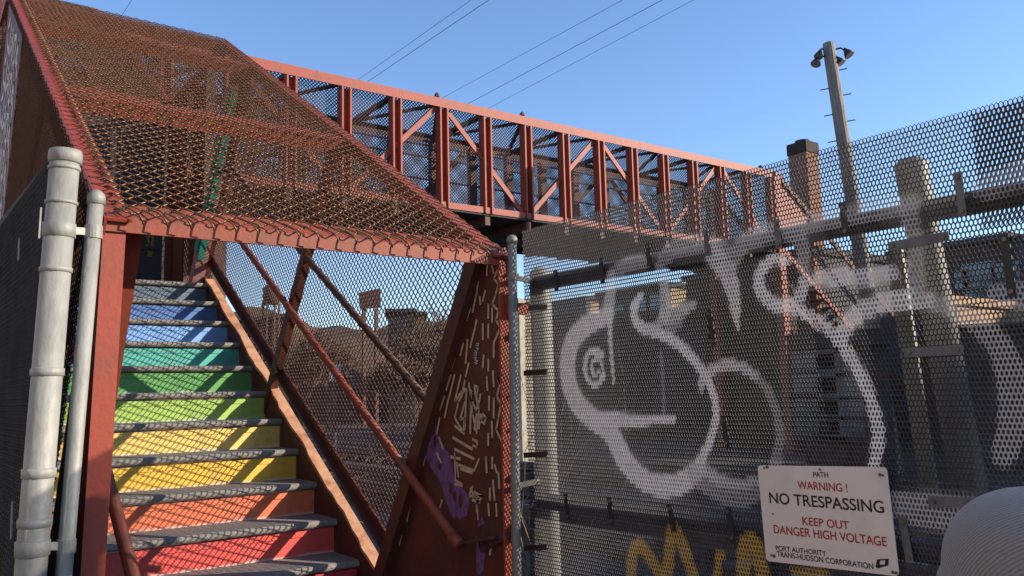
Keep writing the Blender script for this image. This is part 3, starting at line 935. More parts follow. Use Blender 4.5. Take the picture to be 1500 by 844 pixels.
def perforated(name, s0, s1, z0_, z1_, off, painted=True, parent=fence):
    rows = int((z1_ - z0_) / PB); cols = int((s1 - s0) / PA)
    jj, ii = np.meshgrid(np.arange(rows), np.arange(cols), indexing='ij')
    S = (s0 + ii * PA + (jj % 2) * PA / 2 + PA / 2).ravel(); Z = (z1_ - jj * PB - PB / 2).ravel()
    cs = np.array([0, PA / 2, PA / 2, 0, -PA / 2, -PA / 2]); cz = np.array([H1, H2, -H2, -H1, -H2, H2])
    ks, kz = .675, .755
    n = len(S)
    col, clog = paint_cols(S, Z) if painted else (np.tile([.05, .05, .06], (n, 1)), np.zeros(n))
    kk = (1 - .17 * clog - .05 * rng.rand(n) * (rng.rand(n) > .6))[:, None]
    lay = []
    th_ = .0013
    for (fs, fz, o, sh, zh) in ((1, 1, 0, 0, 0), (ks, kz, -.0006, 0, 0), (ks, kz, th_, -.0005, .0006), (1, 1, th_, 0, 0)):
        q_ = kk if fs < 1 else 1.
        a = S[:, None] + cs * fs * q_ + sh; b = Z[:, None] + cz * fz * q_ + zh
        p = np.empty((n, 6, 3))
        wob = .006 * np.sin(a * 2.3 + 1) * np.sin(b * 2.1) + .004 * np.sin(a * 9 + 2 * b) * np.sin(b * 7 + 1) + .012 * np.exp(-((a - .62) ** 2 + (b - .05) ** 2) / .012) - .010 * np.exp(-((a - 1.45) ** 2 + (b - .28) ** 2) / .01)
        oo = off + o + wob
        p[..., 0] = F0.x + FD.x * a + FN.x * oo; p[..., 1] = F0.y + FD.y * a + FN.y * oo; p[..., 2] = b + H
        lay.append(p)
    V = np.stack(lay, 1).reshape(-1, 3)        # n,4,6,3
    q = []
    for L in range(3):
        for k in range(6):
            k2 = (k + 1) % 6
            q.append([L * 6 + k, L * 6 + k2, (L + 1) * 6 + k2, (L + 1) * 6 + k])
    q = np.array(q)
    Fq = (np.arange(n)[:, None, None] * 24 + q[None]).reshape(-1, 4)
    me = bpy.data.meshes.new(name)
    me.vertices.add(len(V)); me.vertices.foreach_set('co', V.ravel().astype(np.float32))
    me.loops.add(Fq.size); me.loops.foreach_set('vertex_index', Fq.ravel().astype(np.int32))
    me.polygons.add(len(Fq)); me.polygons.foreach_set('loop_start', (np.arange(len(Fq)) * 4).astype(np.int32))
    me.update(calc_edges=True)
    ca = me.color_attributes.new('paint', 'FLOAT_COLOR', 'POINT')
    cc = np.ones((n, 24, 4), np.float32); cc[..., :3] = col[:, None, :]
    back = np.array([.36, .355, .35]); cc[:, 12:, :3] = back      # bare metal on the far face and in the holes
    ca.data.foreach_set('color', cc.ravel())
    me.materials.append(MATS['painted mesh'])
    o = bpy.data.objects.new(name, me); COL.objects.link(o); o.parent = parent; o.matrix_parent_inverse = Matrix.Translation(-Vector(parent.location))
    return o


perforated('perforated_sheet', -.085, 2.45, -1.62, .712, 0.)
perforated('overlap_patch', 1.785, 1.93, .40, .705, .022, False)


def painted_tube(mb_pts, r, name, off, cols):
    pass


def seg_part(name, pts, r, m, n=12):
    p_ = MB(); p_.tube(pts, r, n); return part(p_, name, m, fence, True)


# rails, with the sprayed stretches as paint on the same pipe
def rail(z, spans):
    s0 = -.05
    N = 160
    pts = [FP(-.05 + i * 2.55 / N, z, .045) for i in range(N + 1)]
    p_ = MB(); p_.tube(pts, .032, 12)
    o = p_.build('rail', 'painted steel', fence, True)
    me = o.data
    ca = me.color_attributes.new('paint', 'FLOAT_COLOR', 'POINT')
    cc = np.ones((len(me.vertices), 4), np.float32)
    for i in range(N + 1):
        s = -.05 + i * 2.55 / N
        c = (.045, .046, .05)
        for a, b, k in spans:
            if a < s < b: c = k
        cc[i * 12:(i + 1) * 12, :3] = c
    ca.data.foreach_set('color', cc.ravel())
    return o


sx_ = lambda x, y: onF(x, y)[0]
rail(.478, [(sx_(905, 390), sx_(962, 375), (.22, .21, .22)), (sx_(985, 370), sx_(1112, 350), (.2, .2, .21)), (sx_(1165, 340), sx_(1202, 330), (.2, .2, .21)), (sx_(1280, 320), sx_(1345, 300), (.2, .2, .2)), (sx_(1345, 300), sx_(1408, 288), (.26, .26, .26)), (sx_(1345, 300), sx_(1352, 300), (.03, .03, .03))])
rail(-.447, [])
# posts
seg_part('gate_post', [FP(-.052, .548, .07), FP(-.052, .535, .07), FP(-.052, .52, .07), FP(-.034, -H, .07)], [.02, .042, .047, .047], 'galvanised', 18)
p0, p1 = FP(1.585, .64, .10), FP(1.668, -.30, .10); d_ = (p1 - p0)
p_ = MB()
pb = p0 + d_ * ((H + .64) / .94); pb.z = .0
p_.tube([p0 + Vector((.0, 0, .005)), p0 + Vector((0, 0, -.012)), p0 + Vector((0, 0, -.04)), pb], [.036, .047, .044, .044], 16)
fin(part(p_, 'leaning_post', 'weathered steel', fence, True), 'thick leaning steel post')
p_ = MB(); p_.beam(FP(1.505, .40, .16), FP(1.635, -H, .16), .006, .014, FD); p_.beam(FP(1.478, .40, .17), FP(1.608, -H, .17), .05, .006, FD); part(p_, 'angle_stake', 'weathered steel', fence)


def strap(a, b, wd, m, name='strap', off=-.007):
    p_ = MB(); A = FP(*a, off); B = FP(*b, off)
    p_.beam(A, B, wd, .004, (B - A).normalized().cross(FN), .0)
    part(p_, name, m, fence)
    for q, e in ((A, (B - A).normalized()), (B, (A - B).normalized())):
        c_ = q + e * .014
        b_ = MB(); b_.tube([c_ - FN * .001, c_ - FN * .007], .0062, 8); part(b_, 'bolt', 'bolt', fence)


for (px, py, up_, dn, m) in ((816, 412, .045, .04, 'strap black'), (883, 397, .05, .05, 'strap black'), (952, 378, .055, .05, 'strap black'), (1037, 362, .06, .03, 'strap grey'), (1140, 340, .04, .055, 'strap grey'),
                             (1238, 322, .05, .05, 'strap black'), (1407, 285, .06, .06, 'strap grey'), (1478, 395, .09, .07, 'strap black')):
    s_, z_ = onF(px, py); strap((s_, z_ + up_), (s_ + .004, z_ - dn), .021, m)
for (px, py, hh, m) in ((832, 742, .05, 'strap black'), (896, 748, .05, 'strap black'), (985, 758, .045, 'strap black'), (1071, 768, .055, 'strap black'), (1328, 790, .06, 'strap grey'), (1064, 632, .05, 'strap black'), (1043, 480, .06, 'strap black')):
    s_, z_ = onF(px, py); strap((s_ - .004, z_ + hh), (s_ + .008, z_ - hh), .021, m)
for (xa, ya_, xb, yb_, m) in ((1303, 362, 1392, 346, 'strap grey'), (1327, 517, 1413, 512, 'strap grey'), (1362, 734, 1428, 736, 'strap grey')):
    strap(onF(xa, ya_), onF(xb, yb_), .026, m)
for (py, m) in ((452, 'strap grey'), (547, 'strap brown'), (667, 'strap brown'), (803, 'strap brown')):
    p_ = MB(); a_, b_ = onF(769, py), onF(803, py - 2)
    p_.beam(FP(*a_, -.006), FP(*b_, -.006), .022, .004, (0, 0, 1)); p_.beam(FP(*a_, -.006), FP(a_[0], a_[1], .12), .004, .022, (0, 1, 0)); part(p_, 'strap', m, fence)

# slim gate pipe beside the portal
gp = thing('slim_gate_pipe', 'slim capped steel pipe between the red portal and the perforated fence', 'gate pole', (2.09, 2.77, 0))
Y_ = 2.74
a_, b_ = onY(750, 352, Y_), onY(757, 844, Y_)
d_ = (b_ - a_); b2 = a_ + d_ * (a_.z / (a_.z - b_.z))
p_ = MB(); p_.tube([a_, b2], .019, 14); part(p_, 'pipe', 'galvanised dull', gp, True)
p_ = MB(); p_.tube([a_ + Vector((0, 0, .022)), a_ + Vector((0, 0, .018)), a_ + Vector((0, 0, .006)), a_ - Vector((0, 0, .015))], [.006, .016, .023, .023], 14); part(p_, 'cap', 'galvanised dull', gp, True)
for py in (406, 712):
    q = onY(751 + (py - 352) * .014, py, Y_); p_ = MB(); p_.tube([q + Vector((0, 0, .014)), q - Vector((0, 0, .014))], .024, 14); p_.beam(q, FP(-.05, q.z - H, .06), .006, .022, (1, 0, 0)); part(p_, 'clamp', 'galvanised dull', gp)
q = onY(757, 452, Y_); p_ = MB(); p_.beam(q + Vector((-.02, .03, 0)), q + Vector((.07, .03, .0)), .03, .04, (0, 1, 0)); part(p_, 'latch_bracket', 'bridge red', gp)

# ------------------------------------------------------------------ warning sign
s_c, z_c = 1.297, -.374
SW, SH = .421, .289
rot = R(2.2)
e1 = FD * math.cos(rot) + Vector((0, 0, 1)) * math.sin(rot)
e2 = Vector((0, 0, 1)) * math.cos(rot) - FD * math.sin(rot)
SO = FP(s_c, z_c, -.016)
sign = thing('warning_sign', 'white no trespassing high voltage sign with red and black lettering on the grey fence', 'sign', SO)


def SPt(u, v, o=0.): return SO + e1 * u + e2 * v - FN * o


p_ = MB(); cr = .012; prof = []
for cx, cy, t0 in ((SW / 2 - cr, SH / 2 - cr, 0), (-SW / 2 + cr, SH / 2 - cr, 90), (-SW / 2 + cr, -SH / 2 + cr, 180), (SW / 2 - cr, -SH / 2 + cr, 270)):
    for k in range(5):
        t = R(t0 + k * 22.5); prof.append(SPt(cx + cr * math.cos(t), cy + cr * math.sin(t), .0))
p_.prism(prof, -FN * .003); part(p_, 'plate', 'sign white', sign)


def lettering(text, px_l, px_r, px_y, m, hgt):
    """text from left pixel to right pixel on the plate"""
    cu = bpy.data.curves.new('t', 'FONT'); cu.body = text; cu.size = 1; cu.offset = .012
    ob = bpy.data.objects.new('t', cu); COL.objects.link(ob)
    bpy.context.view_layer.update()
    me = bpy.data.meshes.new_from_object(ob)
    bpy.data.objects.remove(ob)
    xs = [v.co.x for v in me.vertices]; ys = [v.co.y for v in me.vertices]
    x0, x1, y1 = min(xs), max(xs), .72
    (ul, vl), (ur, vr) = px_l, px_r
    for v in me.vertices:
        t = (v.co.x - x0) / (x1 - x0)
        u = ul + (ur - ul) * t; vv = vl + (vr - vl) * t + v.co.y / y1 * hgt
        v.co = SPt(u, vv, .0042)
    me.materials.append(MATS[m])
    o = bpy.data.objects.new('lettering', me); COL.objects.link(o); o.parent = sign; o.matrix_parent_inverse = Matrix.Translation(-Vector(sign.location))
    o['label'] = ('red' if m == 'ink red' else 'black') + ' lettering on the white plate'
    return o


def zs(x, y):   # zoomed sign pixel -> sign-plane coordinates
    px, py = 1080 + x / 3.5714, 640 + y / 3.5714
    r = ray(px, py); k = (FN.dot(F0) - .016) / FN.dot(r); P = r * k + Vector((0, 0, H)) - SO
    return P.dot(e1), P.dot(e2)


lettering('PATH', zs(402, 210), zs(480, 212), 0, 'ink black', .0155)
lettering('WARNING !', zs(320, 270), zs(582, 288), 0, 'ink red', .0235)
lettering('NO TRESPASSING', zs(174, 345), zs(774, 398), 0, 'ink black', .0335)
lettering('KEEP OUT', zs(346, 458), zs(590, 484), 0, 'ink red', .0235)
lettering('DANGER HIGH VOLTAGE', zs(196, 502), zs(788, 572), 0, 'ink red', .0255)
lettering('PORT AUTHORITY', zs(206, 592), zs(470, 622), 0, 'ink black', .0148)
lettering('TRANS-HUDSON CORPORATION', zs(212, 624), zs(717, 692), 0, 'ink black', .0162)
lg = MB()
q = [zs(727, 680), zs(735, 640), zs(796, 636), zs(794, 672), zs(756, 682), zs(742, 688)]
inn = [zs(748, 666), zs(752, 646), zs(778, 644), zs(776, 666), zs(758, 668), zs(750, 668)]
lg.add([SPt(u, v, .0042) for u, v in q] + [SPt(u, v, .0042) for u, v in inn], [(i, (i + 1) % 6, 6 + (i + 1) % 6, 6 + i) for i in range(6)])
o_ = part(lg, 'emblem', 'ink black', sign); o_['label'] = 'small black angular emblem'
for (x, y, r_) in ((160, 158, .0048), (145, 162, .003), (437, 170, .0032), (750, 198, .0045), (766, 200, .003), (197, 622, .005), (183, 618, .003), (818, 707, .0045), (836, 710, .004), (191, 402, .0022)):
    u, v = zs(x, y); b_ = MB(); b_.tube([SPt(u, v, .0035), SPt(u, v, .0065)], r_, 8); part(b_, 'bolt', 'bolt', sign)

# ------------------------------------------------------------------ left: chain link fence with thick corner post
lf = thing('chain_link_fence', 'dark screened chain-link fence with thick banded pale corner post left of the stairs', 'fence', (.35, 2.72, 0))
YP = 2.72
pt, pbm = onY(96, 226, YP), onY(48, 800, YP)
dv = (pbm - pt); pbt = pt + dv * (pt.z / (pt.z - pbm.z))
p_ = MB(); p_.tube([pt, pbt], .0405, 24); part(p_, 'corner_post', 'galvanised', lf, True)


def axis_at(py):
    t = (py - 226) / (800 - 226); return pt + dv * t


p_ = MB(); a_ = pt + Vector((0, 0, .012)); p_.tube([a_, pt + Vector((0, 0, .010)), pt - Vector((0, 0, .006)), pt - Vector((0, 0, .026)), pt - Vector((0, 0, .03))], [.034, .044, .0465, .0455, .041], 24); part(p_, 'cap', 'galvanised', lf, True)
for py, hh in ((249, .006), (302, .006), (344, .022), (404, .008), (555, .012), (699, .014), (768, .012), (803, .022)):
    q = axis_at(py); p_ = MB(); p_.tube([q + Vector((0, 0, hh)), q + Vector((0, 0, hh - .002)), q - Vector((0, 0, hh - .002)), q - Vector((0, 0, hh))], [.041, .0445, .0445, .041], 24); part(p_, 'band', 'galvanised', lf, True)
XFb = pt.x - .03
q0, q1 = pt + Vector((-.03, .02, 0)), onX(0, 322, XFb - .03)
q2 = q1 + (q1 - q0) * 1.2
p_ = MB()
for (a, b) in ((q0, q1), (q1, q2)):
    a2, b2 = Vector((a.x, a.y, a.z)), Vector((b.x, b.y, b.z))
    p_.prism([a2, b2, Vector((b2.x - .03, b2.y, 0.03)), Vector((a2.x - .03, a2.y, 0.03))], (.006, 0, 0))
part(p_, 'privacy_screen', 'grey screen', lf)
m_ = MB(); dY = (q2 - q0); dYh = Vector((dY.x, dY.y, 0)).normalized()
top = lambda y: q0.z + (y - q0.y) / (q2.y - q0.y) * (q2.z - q0.z)
chainlink(m_, Vector((q0.x - .034, q0.y, .05)), dYh, Vector((.012, 0, 1)).normalized(), (q2 - q0).length * .95, q0.z - .05, .02, .0016, 4, keep=lambda x, y: y + .05 < top(q0.y + x * dYh.y))
part(m_, 'wire_fabric', 'dull grey wire', lf)
for (xa, ya_, xb, yb_) in ((60, 305, 57, 350), (28, 350, 27, 382), (18, 735, 16, 790)):
    p_ = MB(); A = onX(xa, ya_, XFb - .042); B = onX(xb, yb_, XFb - .045); p_.beam(A, B, .004, .012, EX); part(p_, 'tie', 'galvanised', lf)
sp_ = thing('slim_fence_pole', 'slim bright domed pole clamped beside the thick corner post', 'fence pole', (.44, 2.76, 0))
YS = 2.755
a_, b_ = onY(141, 290, YS), onY(97, 800, YS); dv2 = (b_ - a_); bb = a_ + dv2 * (a_.z / (a_.z - b_.z))
p_ = MB(); p_.tube([a_, bb], .0225, 18); part(p_, 'pipe', 'galvanised', sp_, True)
p_ = MB(); p_.tube([a_ + Vector((0, 0, .026)), a_ + Vector((0, 0, .022)), a_ + Vector((0, 0, .012)), a_, a_ - Vector((0, 0, .02)), a_ - Vector((0, 0, .021))], [.004, .014, .023, .0265, .0265, .023], 18); part(p_, 'domed_cap', 'galvanised', sp_, True)
for py in (343, 800):
    q = a_ + dv2 * ((py - 290) / 510); p_ = MB(); p_.tube([q + Vector((0, 0, .02)), q - Vector((0, 0, .02))], .026, 18); p_.beam(q, axis_at(py), .008, .022, (0, 1, 0)); part(p_, 'clamp', 'galvanised', sp_)

# ------------------------------------------------------------------ utility pole with floodlights
DP = 18.5
pT, pM = far(1214, 70, DP), far(1266, 405, DP)
dd = pM - pT; pG = pT + dd * (pT.z / (pT.z - pM.z))
up_ = thing('utility_pole', 'tall weathered wooden pole with floodlights at its leaning top', 'utility pole', pG)
p_ = MB(); ns = 12; pts = [pT.lerp(pG, i / ns) for i in range(ns + 1)]
p_.tube(pts, [.125 + .05 * i / ns for i in range(ns + 1)], 12)
e_ = (pT - pG).normalized()
p_.tube([pT - e_ * .01, pT + e_ * .10], [.125, .11], 12)
part(p_, 'pole', 'wood pole', up_)
side = (rt - e_ * rt.dot(e_)).normalized()
for dx, dz, sz in ((-.20, -.08, .75), (-.27, -.24, .85), (.36, -.10, .9), (.17, -.26, .8)):
    root = pT + side * (.1 if dx > 0 else -.1) + Vector((0, 0, dz + .05)); hd = pT + side * dx + Vector((0, 0, dz))
    p_ = MB(); p_.tube([root, root.lerp(hd, .6) + Vector((0, 0, .05)), hd], .02, 6)
    dn_ = (Vector((0, 0, -1)) + side * (.5 if dx > 0 else -.5) * 1 - fw * .4).normalized()
    p_.tube([hd - dn_ * .07, hd, hd + dn_ * .05, hd + dn_ * .14], [.03 * sz, .06 * sz, .09 * sz, .13 * sz], 10)
    fl_ = part(p_, 'floodlight', 'black metal', up_, True)
    l_ = MB(); l_.tube([hd + dn_ * .13, hd + dn_ * .142], .12 * sz, 10); part(l_, 'lens', 'lamp glass', fl_)
for px, py, sg in ((1228, 105, 1), (1212, 131, -1), (1234, 143, 1), (1218, 170, -1), (1240, 182, 1), (1222, 209, -1), (1246, 222, 1)):
    t = (py - 70) / 335; q = pT + dd * t + side * sg * .12; p_ = MB(); p_.tube([q, q + side * sg * .2 + Vector((0, 0, .02 * sg))], .012, 5); part(p_, 'climbing_step', 'black metal', up_)

# ------------------------------------------------------------------ overhead wires
WZ = H + 14
for i, (x0_, y0_, x1_, y1_, lb) in enumerate((
        (537, 108, 690, 0, 'leftmost thin cable of the pair above the near part of the bridge'), (550, 112, 716, 0, 'right cable of the pair above the near part of the bridge'),
        (660, 137, 912, 0, 'leftmost of the three cables rising above the middle of the bridge'), (695, 147, 970, 0, 'middle one of the three cables rising above the bridge'),
        (728, 152, 1016, 0, 'rightmost of the three cables rising above the bridge'), (178, 23, 193, 0, 'short lone cable in the sky above the mesh roof'))):
    A, B = onZ(x0_, y0_, WZ), onZ(x1_, y1_, WZ)
    d = (A - B).normalized()
    p_ = MB(); P0 = A + d * 14; P1 = B - d * 12; L = (P1 - P0).length
    mid = .0
    pts = []
    for k in range(25):
        t = k / 24; q = P0.lerp(P1, t); pts.append(q)
    p_.tube(pts, .011 if i in (1, 3) else .008, 5)
    tag(p_.build('overhead_cable', 'wire'), lb, 'cable', 'overhead cables')

# ------------------------------------------------------------------ houses behind the fence


def block(name, label, pxl, pxr, pyt, dist, m, cat, zb=0):
    a, b = far(pxl, pyt, dist), far(pxr, pyt, dist); zt = (a.z + b.z) / 2
    d = Vector((b.x - a.x, b.y - a.y, 0)); n = Vector((-d.y, d.x, 0)).normalized()
    h = thing(name, label, cat, ((a.x + b.x) / 2, (a.y + b.y) / 2, zb))
    p_ = MB(); A = Vector((a.x, a.y, zb)); B = Vector((b.x, b.y, zb)); p_.prism([A, B, B + n * 6, A + n * 6], (0, 0, zt - zb)); part(p_, 'wall', m, h)
    A.z = B.z = zt + .01; e = d.normalized() * .2
    p_ = MB(); p_.prism([A - e - n * .2, B + e - n * .2, B + e + n * 6.2, A - e + n * 6.2], (0, 0, .25)); part(p_, 'roof', 'roof dark', h)
    return h




def house(name, label, pxc, pyt, dist, pxl, pxr, m, mside, wins=(), roof=None, cat='building'):
    c0 = far(pxc, pyt, dist)
    yl = onX(pxl, pyt, c0.x).y if pxl is not None else c0.y + 8
    xr = onY(pxr, pyt, c0.y).x
    yl = min(yl, c0.y + 26); xr = min(max(xr, c0.x + .5), c0.x + 16)
    h = thing(name, label, cat, (c0.x, c0.y, 0))
    p_ = MB(); p_.box((c0.x, c0.y + .012, 0), (c0.x + .3, yl, c0.z)); part(p_, 'side_wall', m, h)
    p_ = MB(); p_.box((c0.x + .302, c0.y, 0), (xr, c0.y + .3, c0.z)); part(p_, 'front_wall', mside, h)
    p_ = MB(); p_.box((c0.x + .302, c0.y + .302, 0), (xr, yl, c0.z - .25)); part(p_, 'body_wall', m, h)
    p_ = MB(); p_.box((c0.x - .15, c0.y - .1, c0.z + .002), (xr + .05, yl + .1, c0.z + .22)); part(p_, 'roof', roof or 'roof dark', h)
    for (px, py, w_, hh) in wins:
        q = onX(px, py, c0.x)
        f_ = MB(); f_.box((c0.x - .05, q.y - w_ / 2 - .08, q.z - hh / 2 - .08), (c0.x - .003, q.y + w_ / 2 + .08, q.z + hh / 2 + .08)); fo = part(f_, 'window', 'roof dark', h)
        g_ = MB()
        g_.box((c0.x - .06, q.y - w_ / 2, q.z - hh / 2), (c0.x - .052, q.y + w_ / 2, q.z - .03)); g_.box((c0.x - .06, q.y - w_ / 2, q.z + .03), (c0.x - .052, q.y + w_ / 2, q.z + hh / 2)); part(g_, 'pane', 'window glass', fo)
    return h, c0, xr, yl


house('row_house', 'low blue-grey house with tan end wall nearest the gate post', 858, 440, 44, 772, 884, 'blue siding', 'tan brick')
house('row_house', 'grey house with two windows and a bright tan front beside the blue-grey one', 975, 420, 38, 876, 1006, 'grey siding', 'tan brick', [(938, 458, .9, 1.3), (962, 452, .7, 1.3), (905, 468, .9, 1.3)])
house('brick_house', 'dark brown brick house behind the far stair tower', 1128, 392, 33, 1003, 1150, 'house brick', 'house brick', [(1095, 470, .9, 1.5)])
h4, c4, xr4, yl4 = house('chimney_house', 'dark brick house with tall chimney beside the wooden pole', 1192, 372, 26, 1140, 1330, 'house brick', 'grey siding', [(1165, 440, .8, 1.4)])
house('workshop', 'dark low building with blue windows at the right behind the thick post', 1480, 350, 33, 1300, 1620, 'brown brick', 'grey siding', [(1436, 424, 1.1, 1.9), (1475, 410, .9, 1.2), (1335, 418, .5, .8), (1410, 410, .5, .7), (1390, 560, 1.2, 1.4)])
house('shed', 'small shed with a sunlit tan front behind the thick leaning post', 1392, 446, 24, 1345, 1560, 'brown brick', 'tan render', roof='tan render', cat='shed')
house('kiosk', 'low cabin with pale blue windows behind the sign', 1258, 505, 12.5, 1170, 1300, 'brown brick', 'roof dark', [(1195, 545, .7, .62), (1232, 550, .7, .62), (1200, 610, .7, .5), (1235, 612, .7, .5)], cat='cabin')
block('shade_wall', 'added dark wall standing in for shade on the lower fronts of the two houses', 762, 1032, 468, 33, 'dark slate', 'wall')  # dark sheet added where the lower house fronts lie in shade
yw = thing('dim_wall', 'added low dark wall limiting the sunlit front of the tan shed', 'wall', (0, 0, 0))  # dark wall added to cut off the lower part of the shed's lit front
a_, b_ = far(1372, 486, 20), far(1560, 478, 20); p_ = MB(); d_ = (b_ - a_); n_ = Vector((-d_.y, d_.x, 0)).normalized()
p_.prism([(a_.x, a_.y, 0), (b_.x, b_.y, 0), tuple(Vector((b_.x, b_.y, 0)) + n_ * .3), tuple(Vector((a_.x, a_.y, 0)) + n_ * .3)], (0, 0, a_.z)); part(p_, 'masonry', 'dark slate', yw)
p_ = MB(); p_.beam((a_.x, a_.y, a_.z + .06), (b_.x, b_.y, a_.z + .06), .5, .1, n_); part(p_, 'coping', 'roof dark', yw)
# chimney
cc = far(1180, 205, 26); L_ = onX(1153, 207, cc.x).y; Rr = onY(1197, 206, cc.y).x
p_ = MB(); p_.box((cc.x, cc.y, 2), (Rr, L_, cc.z - .35)); ch = part(p_, 'chimney', 'chimney brick', h4)
p_ = MB(); p_.box((cc.x - .025, cc.y - .025, cc.z - .348), (Rr + .025, L_ + .025, cc.z - .06)); p_.box((cc.x - .02, cc.y - .02, cc.z - .058), (Rr + .02, L_ + .02, cc.z)); part(p_, 'chimney_top', 'house brick', ch)
p_ = MB(); p_.tube([((cc.x + Rr) / 2, (cc.y + L_) / 2, cc.z), ((cc.x + Rr) / 2, (cc.y + L_) / 2, cc.z + .1)], .22, 12); part(p_, 'flue', 'roof dark', ch)

def shade_block(label, a, b, m):  # unseen building, added for the shade it casts
    h = thing('shade_building', label, 'building', (a[0], a[1], 0))
    p_ = MB(); p_.box((a[0], a[1], 0), (b[0], b[1], b[2])); part(p_, 'wall', m, h)
    p_ = MB(); p_.box((a[0] - .2, a[1] - .2, b[2] + .002), (b[0] + .2, b[1] + .2, b[2] + .3)); part(p_, 'roof', 'roof dark', h)
    y = a[1] + 2
    while y < b[1] - 2:
        z = 2.2
        while z < b[2] - 2:
            f_ = MB(); f_.box((a[0] - .06, y, z - .9), (a[0] - .003, y + 1.3, z + .9)); fo = part(f_, 'window', 'roof dark', h)
            g_ = MB(); g_.box((a[0] - .07, y + .1, z - .8), (a[0] - .062, y + 1.2, z + .8)); part(g_, 'pane', 'window glass', fo)
            z += 3.2
        y += 4
    return h


hb_ = thing('bounce_block', 'added unseen tan block on the left that bounces warm sunlight', 'building', (-9, 0, 0))  # unseen block, added as a warm fill reflector
p_ = MB(); p_.box((-16, -26, 0), (-7.5, 26, 11)); part(p_, 'wall', 'bounce render', hb_)
p_ = MB(); p_.box((-16.3, -26.3, 11.002), (-7.2, 26.3, 11.4)); part(p_, 'roof', 'roof dark', hb_)
for yy in range(-24, 25, 4):
    for zz_ in (2, 5.2, 8.4):
        f_ = MB(); f_.box((-7.497, yy, zz_ - .8), (-7.44, yy + 1.1, zz_ + .8)); fo = part(f_, 'window', 'sign white', hb_)
        g_ = MB(); g_.box((-7.438, yy + .1, zz_ - .7), (-7.43, yy + 1.0, zz_ + .7)); part(g_, 'pane', 'window glass', fo)
shade_block('added unseen low brick block that shades the tracks', (16.2, -11, 0), (26, 4.3, 6.2), 'house brick')  # added out of view to put the tracks in shade
shade_block('added unseen tall brick block that shades the person', (16.2, -38, 0), (26, -14, 10.3), 'house brick')  # added out of view to keep sun off the beanie
shade_block('added unseen tall block that shades the distant house fronts', (46, -20, 0), (56, 13.2, 14), 'brown brick')  # added out of view to darken the row houses from below
# skyline beyond the mesh side wall
block('far_house', 'distant dark grey house behind the mesh with a billboard above it', 568, 606, 458, 58, 'dark slate', 'building')
block('far_house', 'distant tan house right of the dark grey one behind the mesh', 590, 622, 462, 61, 'dim tan', 'building')
block('far_house', 'distant brown house left of the billboard behind the mesh', 398, 424, 466, 55, 'brown brick', 'building')
block('far_house', 'distant low brown brick house at far left behind the mesh', 325, 398, 470, 57, 'house brick', 'building')
bb = thing('billboard', 'dark tilted billboard seen through the mesh above the far houses', 'billboard', far(541, 600, 52))
A, B, C_, D = far(525, 429, 52), far(557, 422, 52), far(558, 450, 52), far(527, 452, 52)
nn = (B - A).cross(D - A).normalized()
p_ = MB(); p_.prism([A, B, C_, D], nn * .3); part(p_, 'panel', 'bridge dark', bb)
for px in (533, 551):
    q = far(px, 452, 52.2); p_ = MB(); p_.beam((q.x, q.y, 0), (q.x, q.y, q.z), .2, .2, EX); part(p_, 'leg', 'bridge dark', bb)
wt = thing('water_tank', 'dark rounded rooftop tank on legs seen through the mesh', 'water tank', far(397, 600, 50))
q = far(397, 432, 50); r_ = .5
p_ = MB(); p_.tube([q + Vector((0, 0, -.55)), q + Vector((0, 0, .35)), q + Vector((0, 0, .55)), q + Vector((0, 0, .62))], [.46, .46, .33, .05], 14); part(p_, 'tank', 'bridge dark', wt, True)
p_ = MB(); p_.beam(far(384, 447, 50), far(408, 441, 50), .15, .12, (0, 0, 1)); part(p_, 'platform', 'bridge dark', wt)
for k in range(4):
    x_, y_ = q.x + .35 * (1 if k % 2 else -1), q.y + .35 * (1 if k > 1 else -1); p_ = MB(); p_.beam((x_, y_, 0), (x_, y_, q.z - .55), .1, .1, EX); part(p_, 'leg', 'bridge dark', wt)


# bare trees
def bare_tree(pos, hgt, label, seed, spread=.5):
    rr = random.Random(seed)
    o = thing('bare_tree', label, 'tree', pos, 'bare trees on the hillside')
    tr = MB(); cr = MB()

    def grow(p, d, L, r, lv):
        q = p + d * L
        (tr if lv < 2 else cr).tube([p, q], [max(r, .022), max(r * .65, .02)], 5 if lv < 2 else 3, False)
        if lv >= 6: return
        for k in range(3 if lv > 0 else 5):
            nd = (d + Vector((rr.uniform(-1, 1), rr.uniform(-1, 1), rr.uniform(-.35, .7))) * (spread + .1 * lv)).normalized()
            grow(p.lerp(q, rr.uniform(.55, 1.)), nd, L * rr.uniform(.6, .9), r * .55, lv + 1)
    grow(Vector(pos), Vector((rr.uniform(-.1, .1), rr.uniform(-.1, .1), 1)).normalized(), hgt * .3, hgt * .022, 0)
    part(tr, 'trunk', 'twig', o); part(cr, 'crown', 'twig', o)
    return o


for i, (px, dist, hgt, lb) in enumerate(((650, 56, 8.5, 'tall bare tree nearest the scratched dark plate'), (480, 50, 6.5, 'bushy bare tree left of the billboard'), (618, 50, 6, 'small bare tree below the tan distant house'),
                                         (355, 46, 6, 'leafless tree at the left end of the mesh wall'), (440, 42, 5, 'low leafless tree beside the middle cage post'), (575, 40, 4.5, 'low spreading leafless tree under the grey distant house'), (690, 44, 6.5, 'leafless tree behind the dark plate edge'))):
    q = far(px, 600, dist); bare_tree((q.x, q.y, 0), hgt, lb, 100 + i, .55)
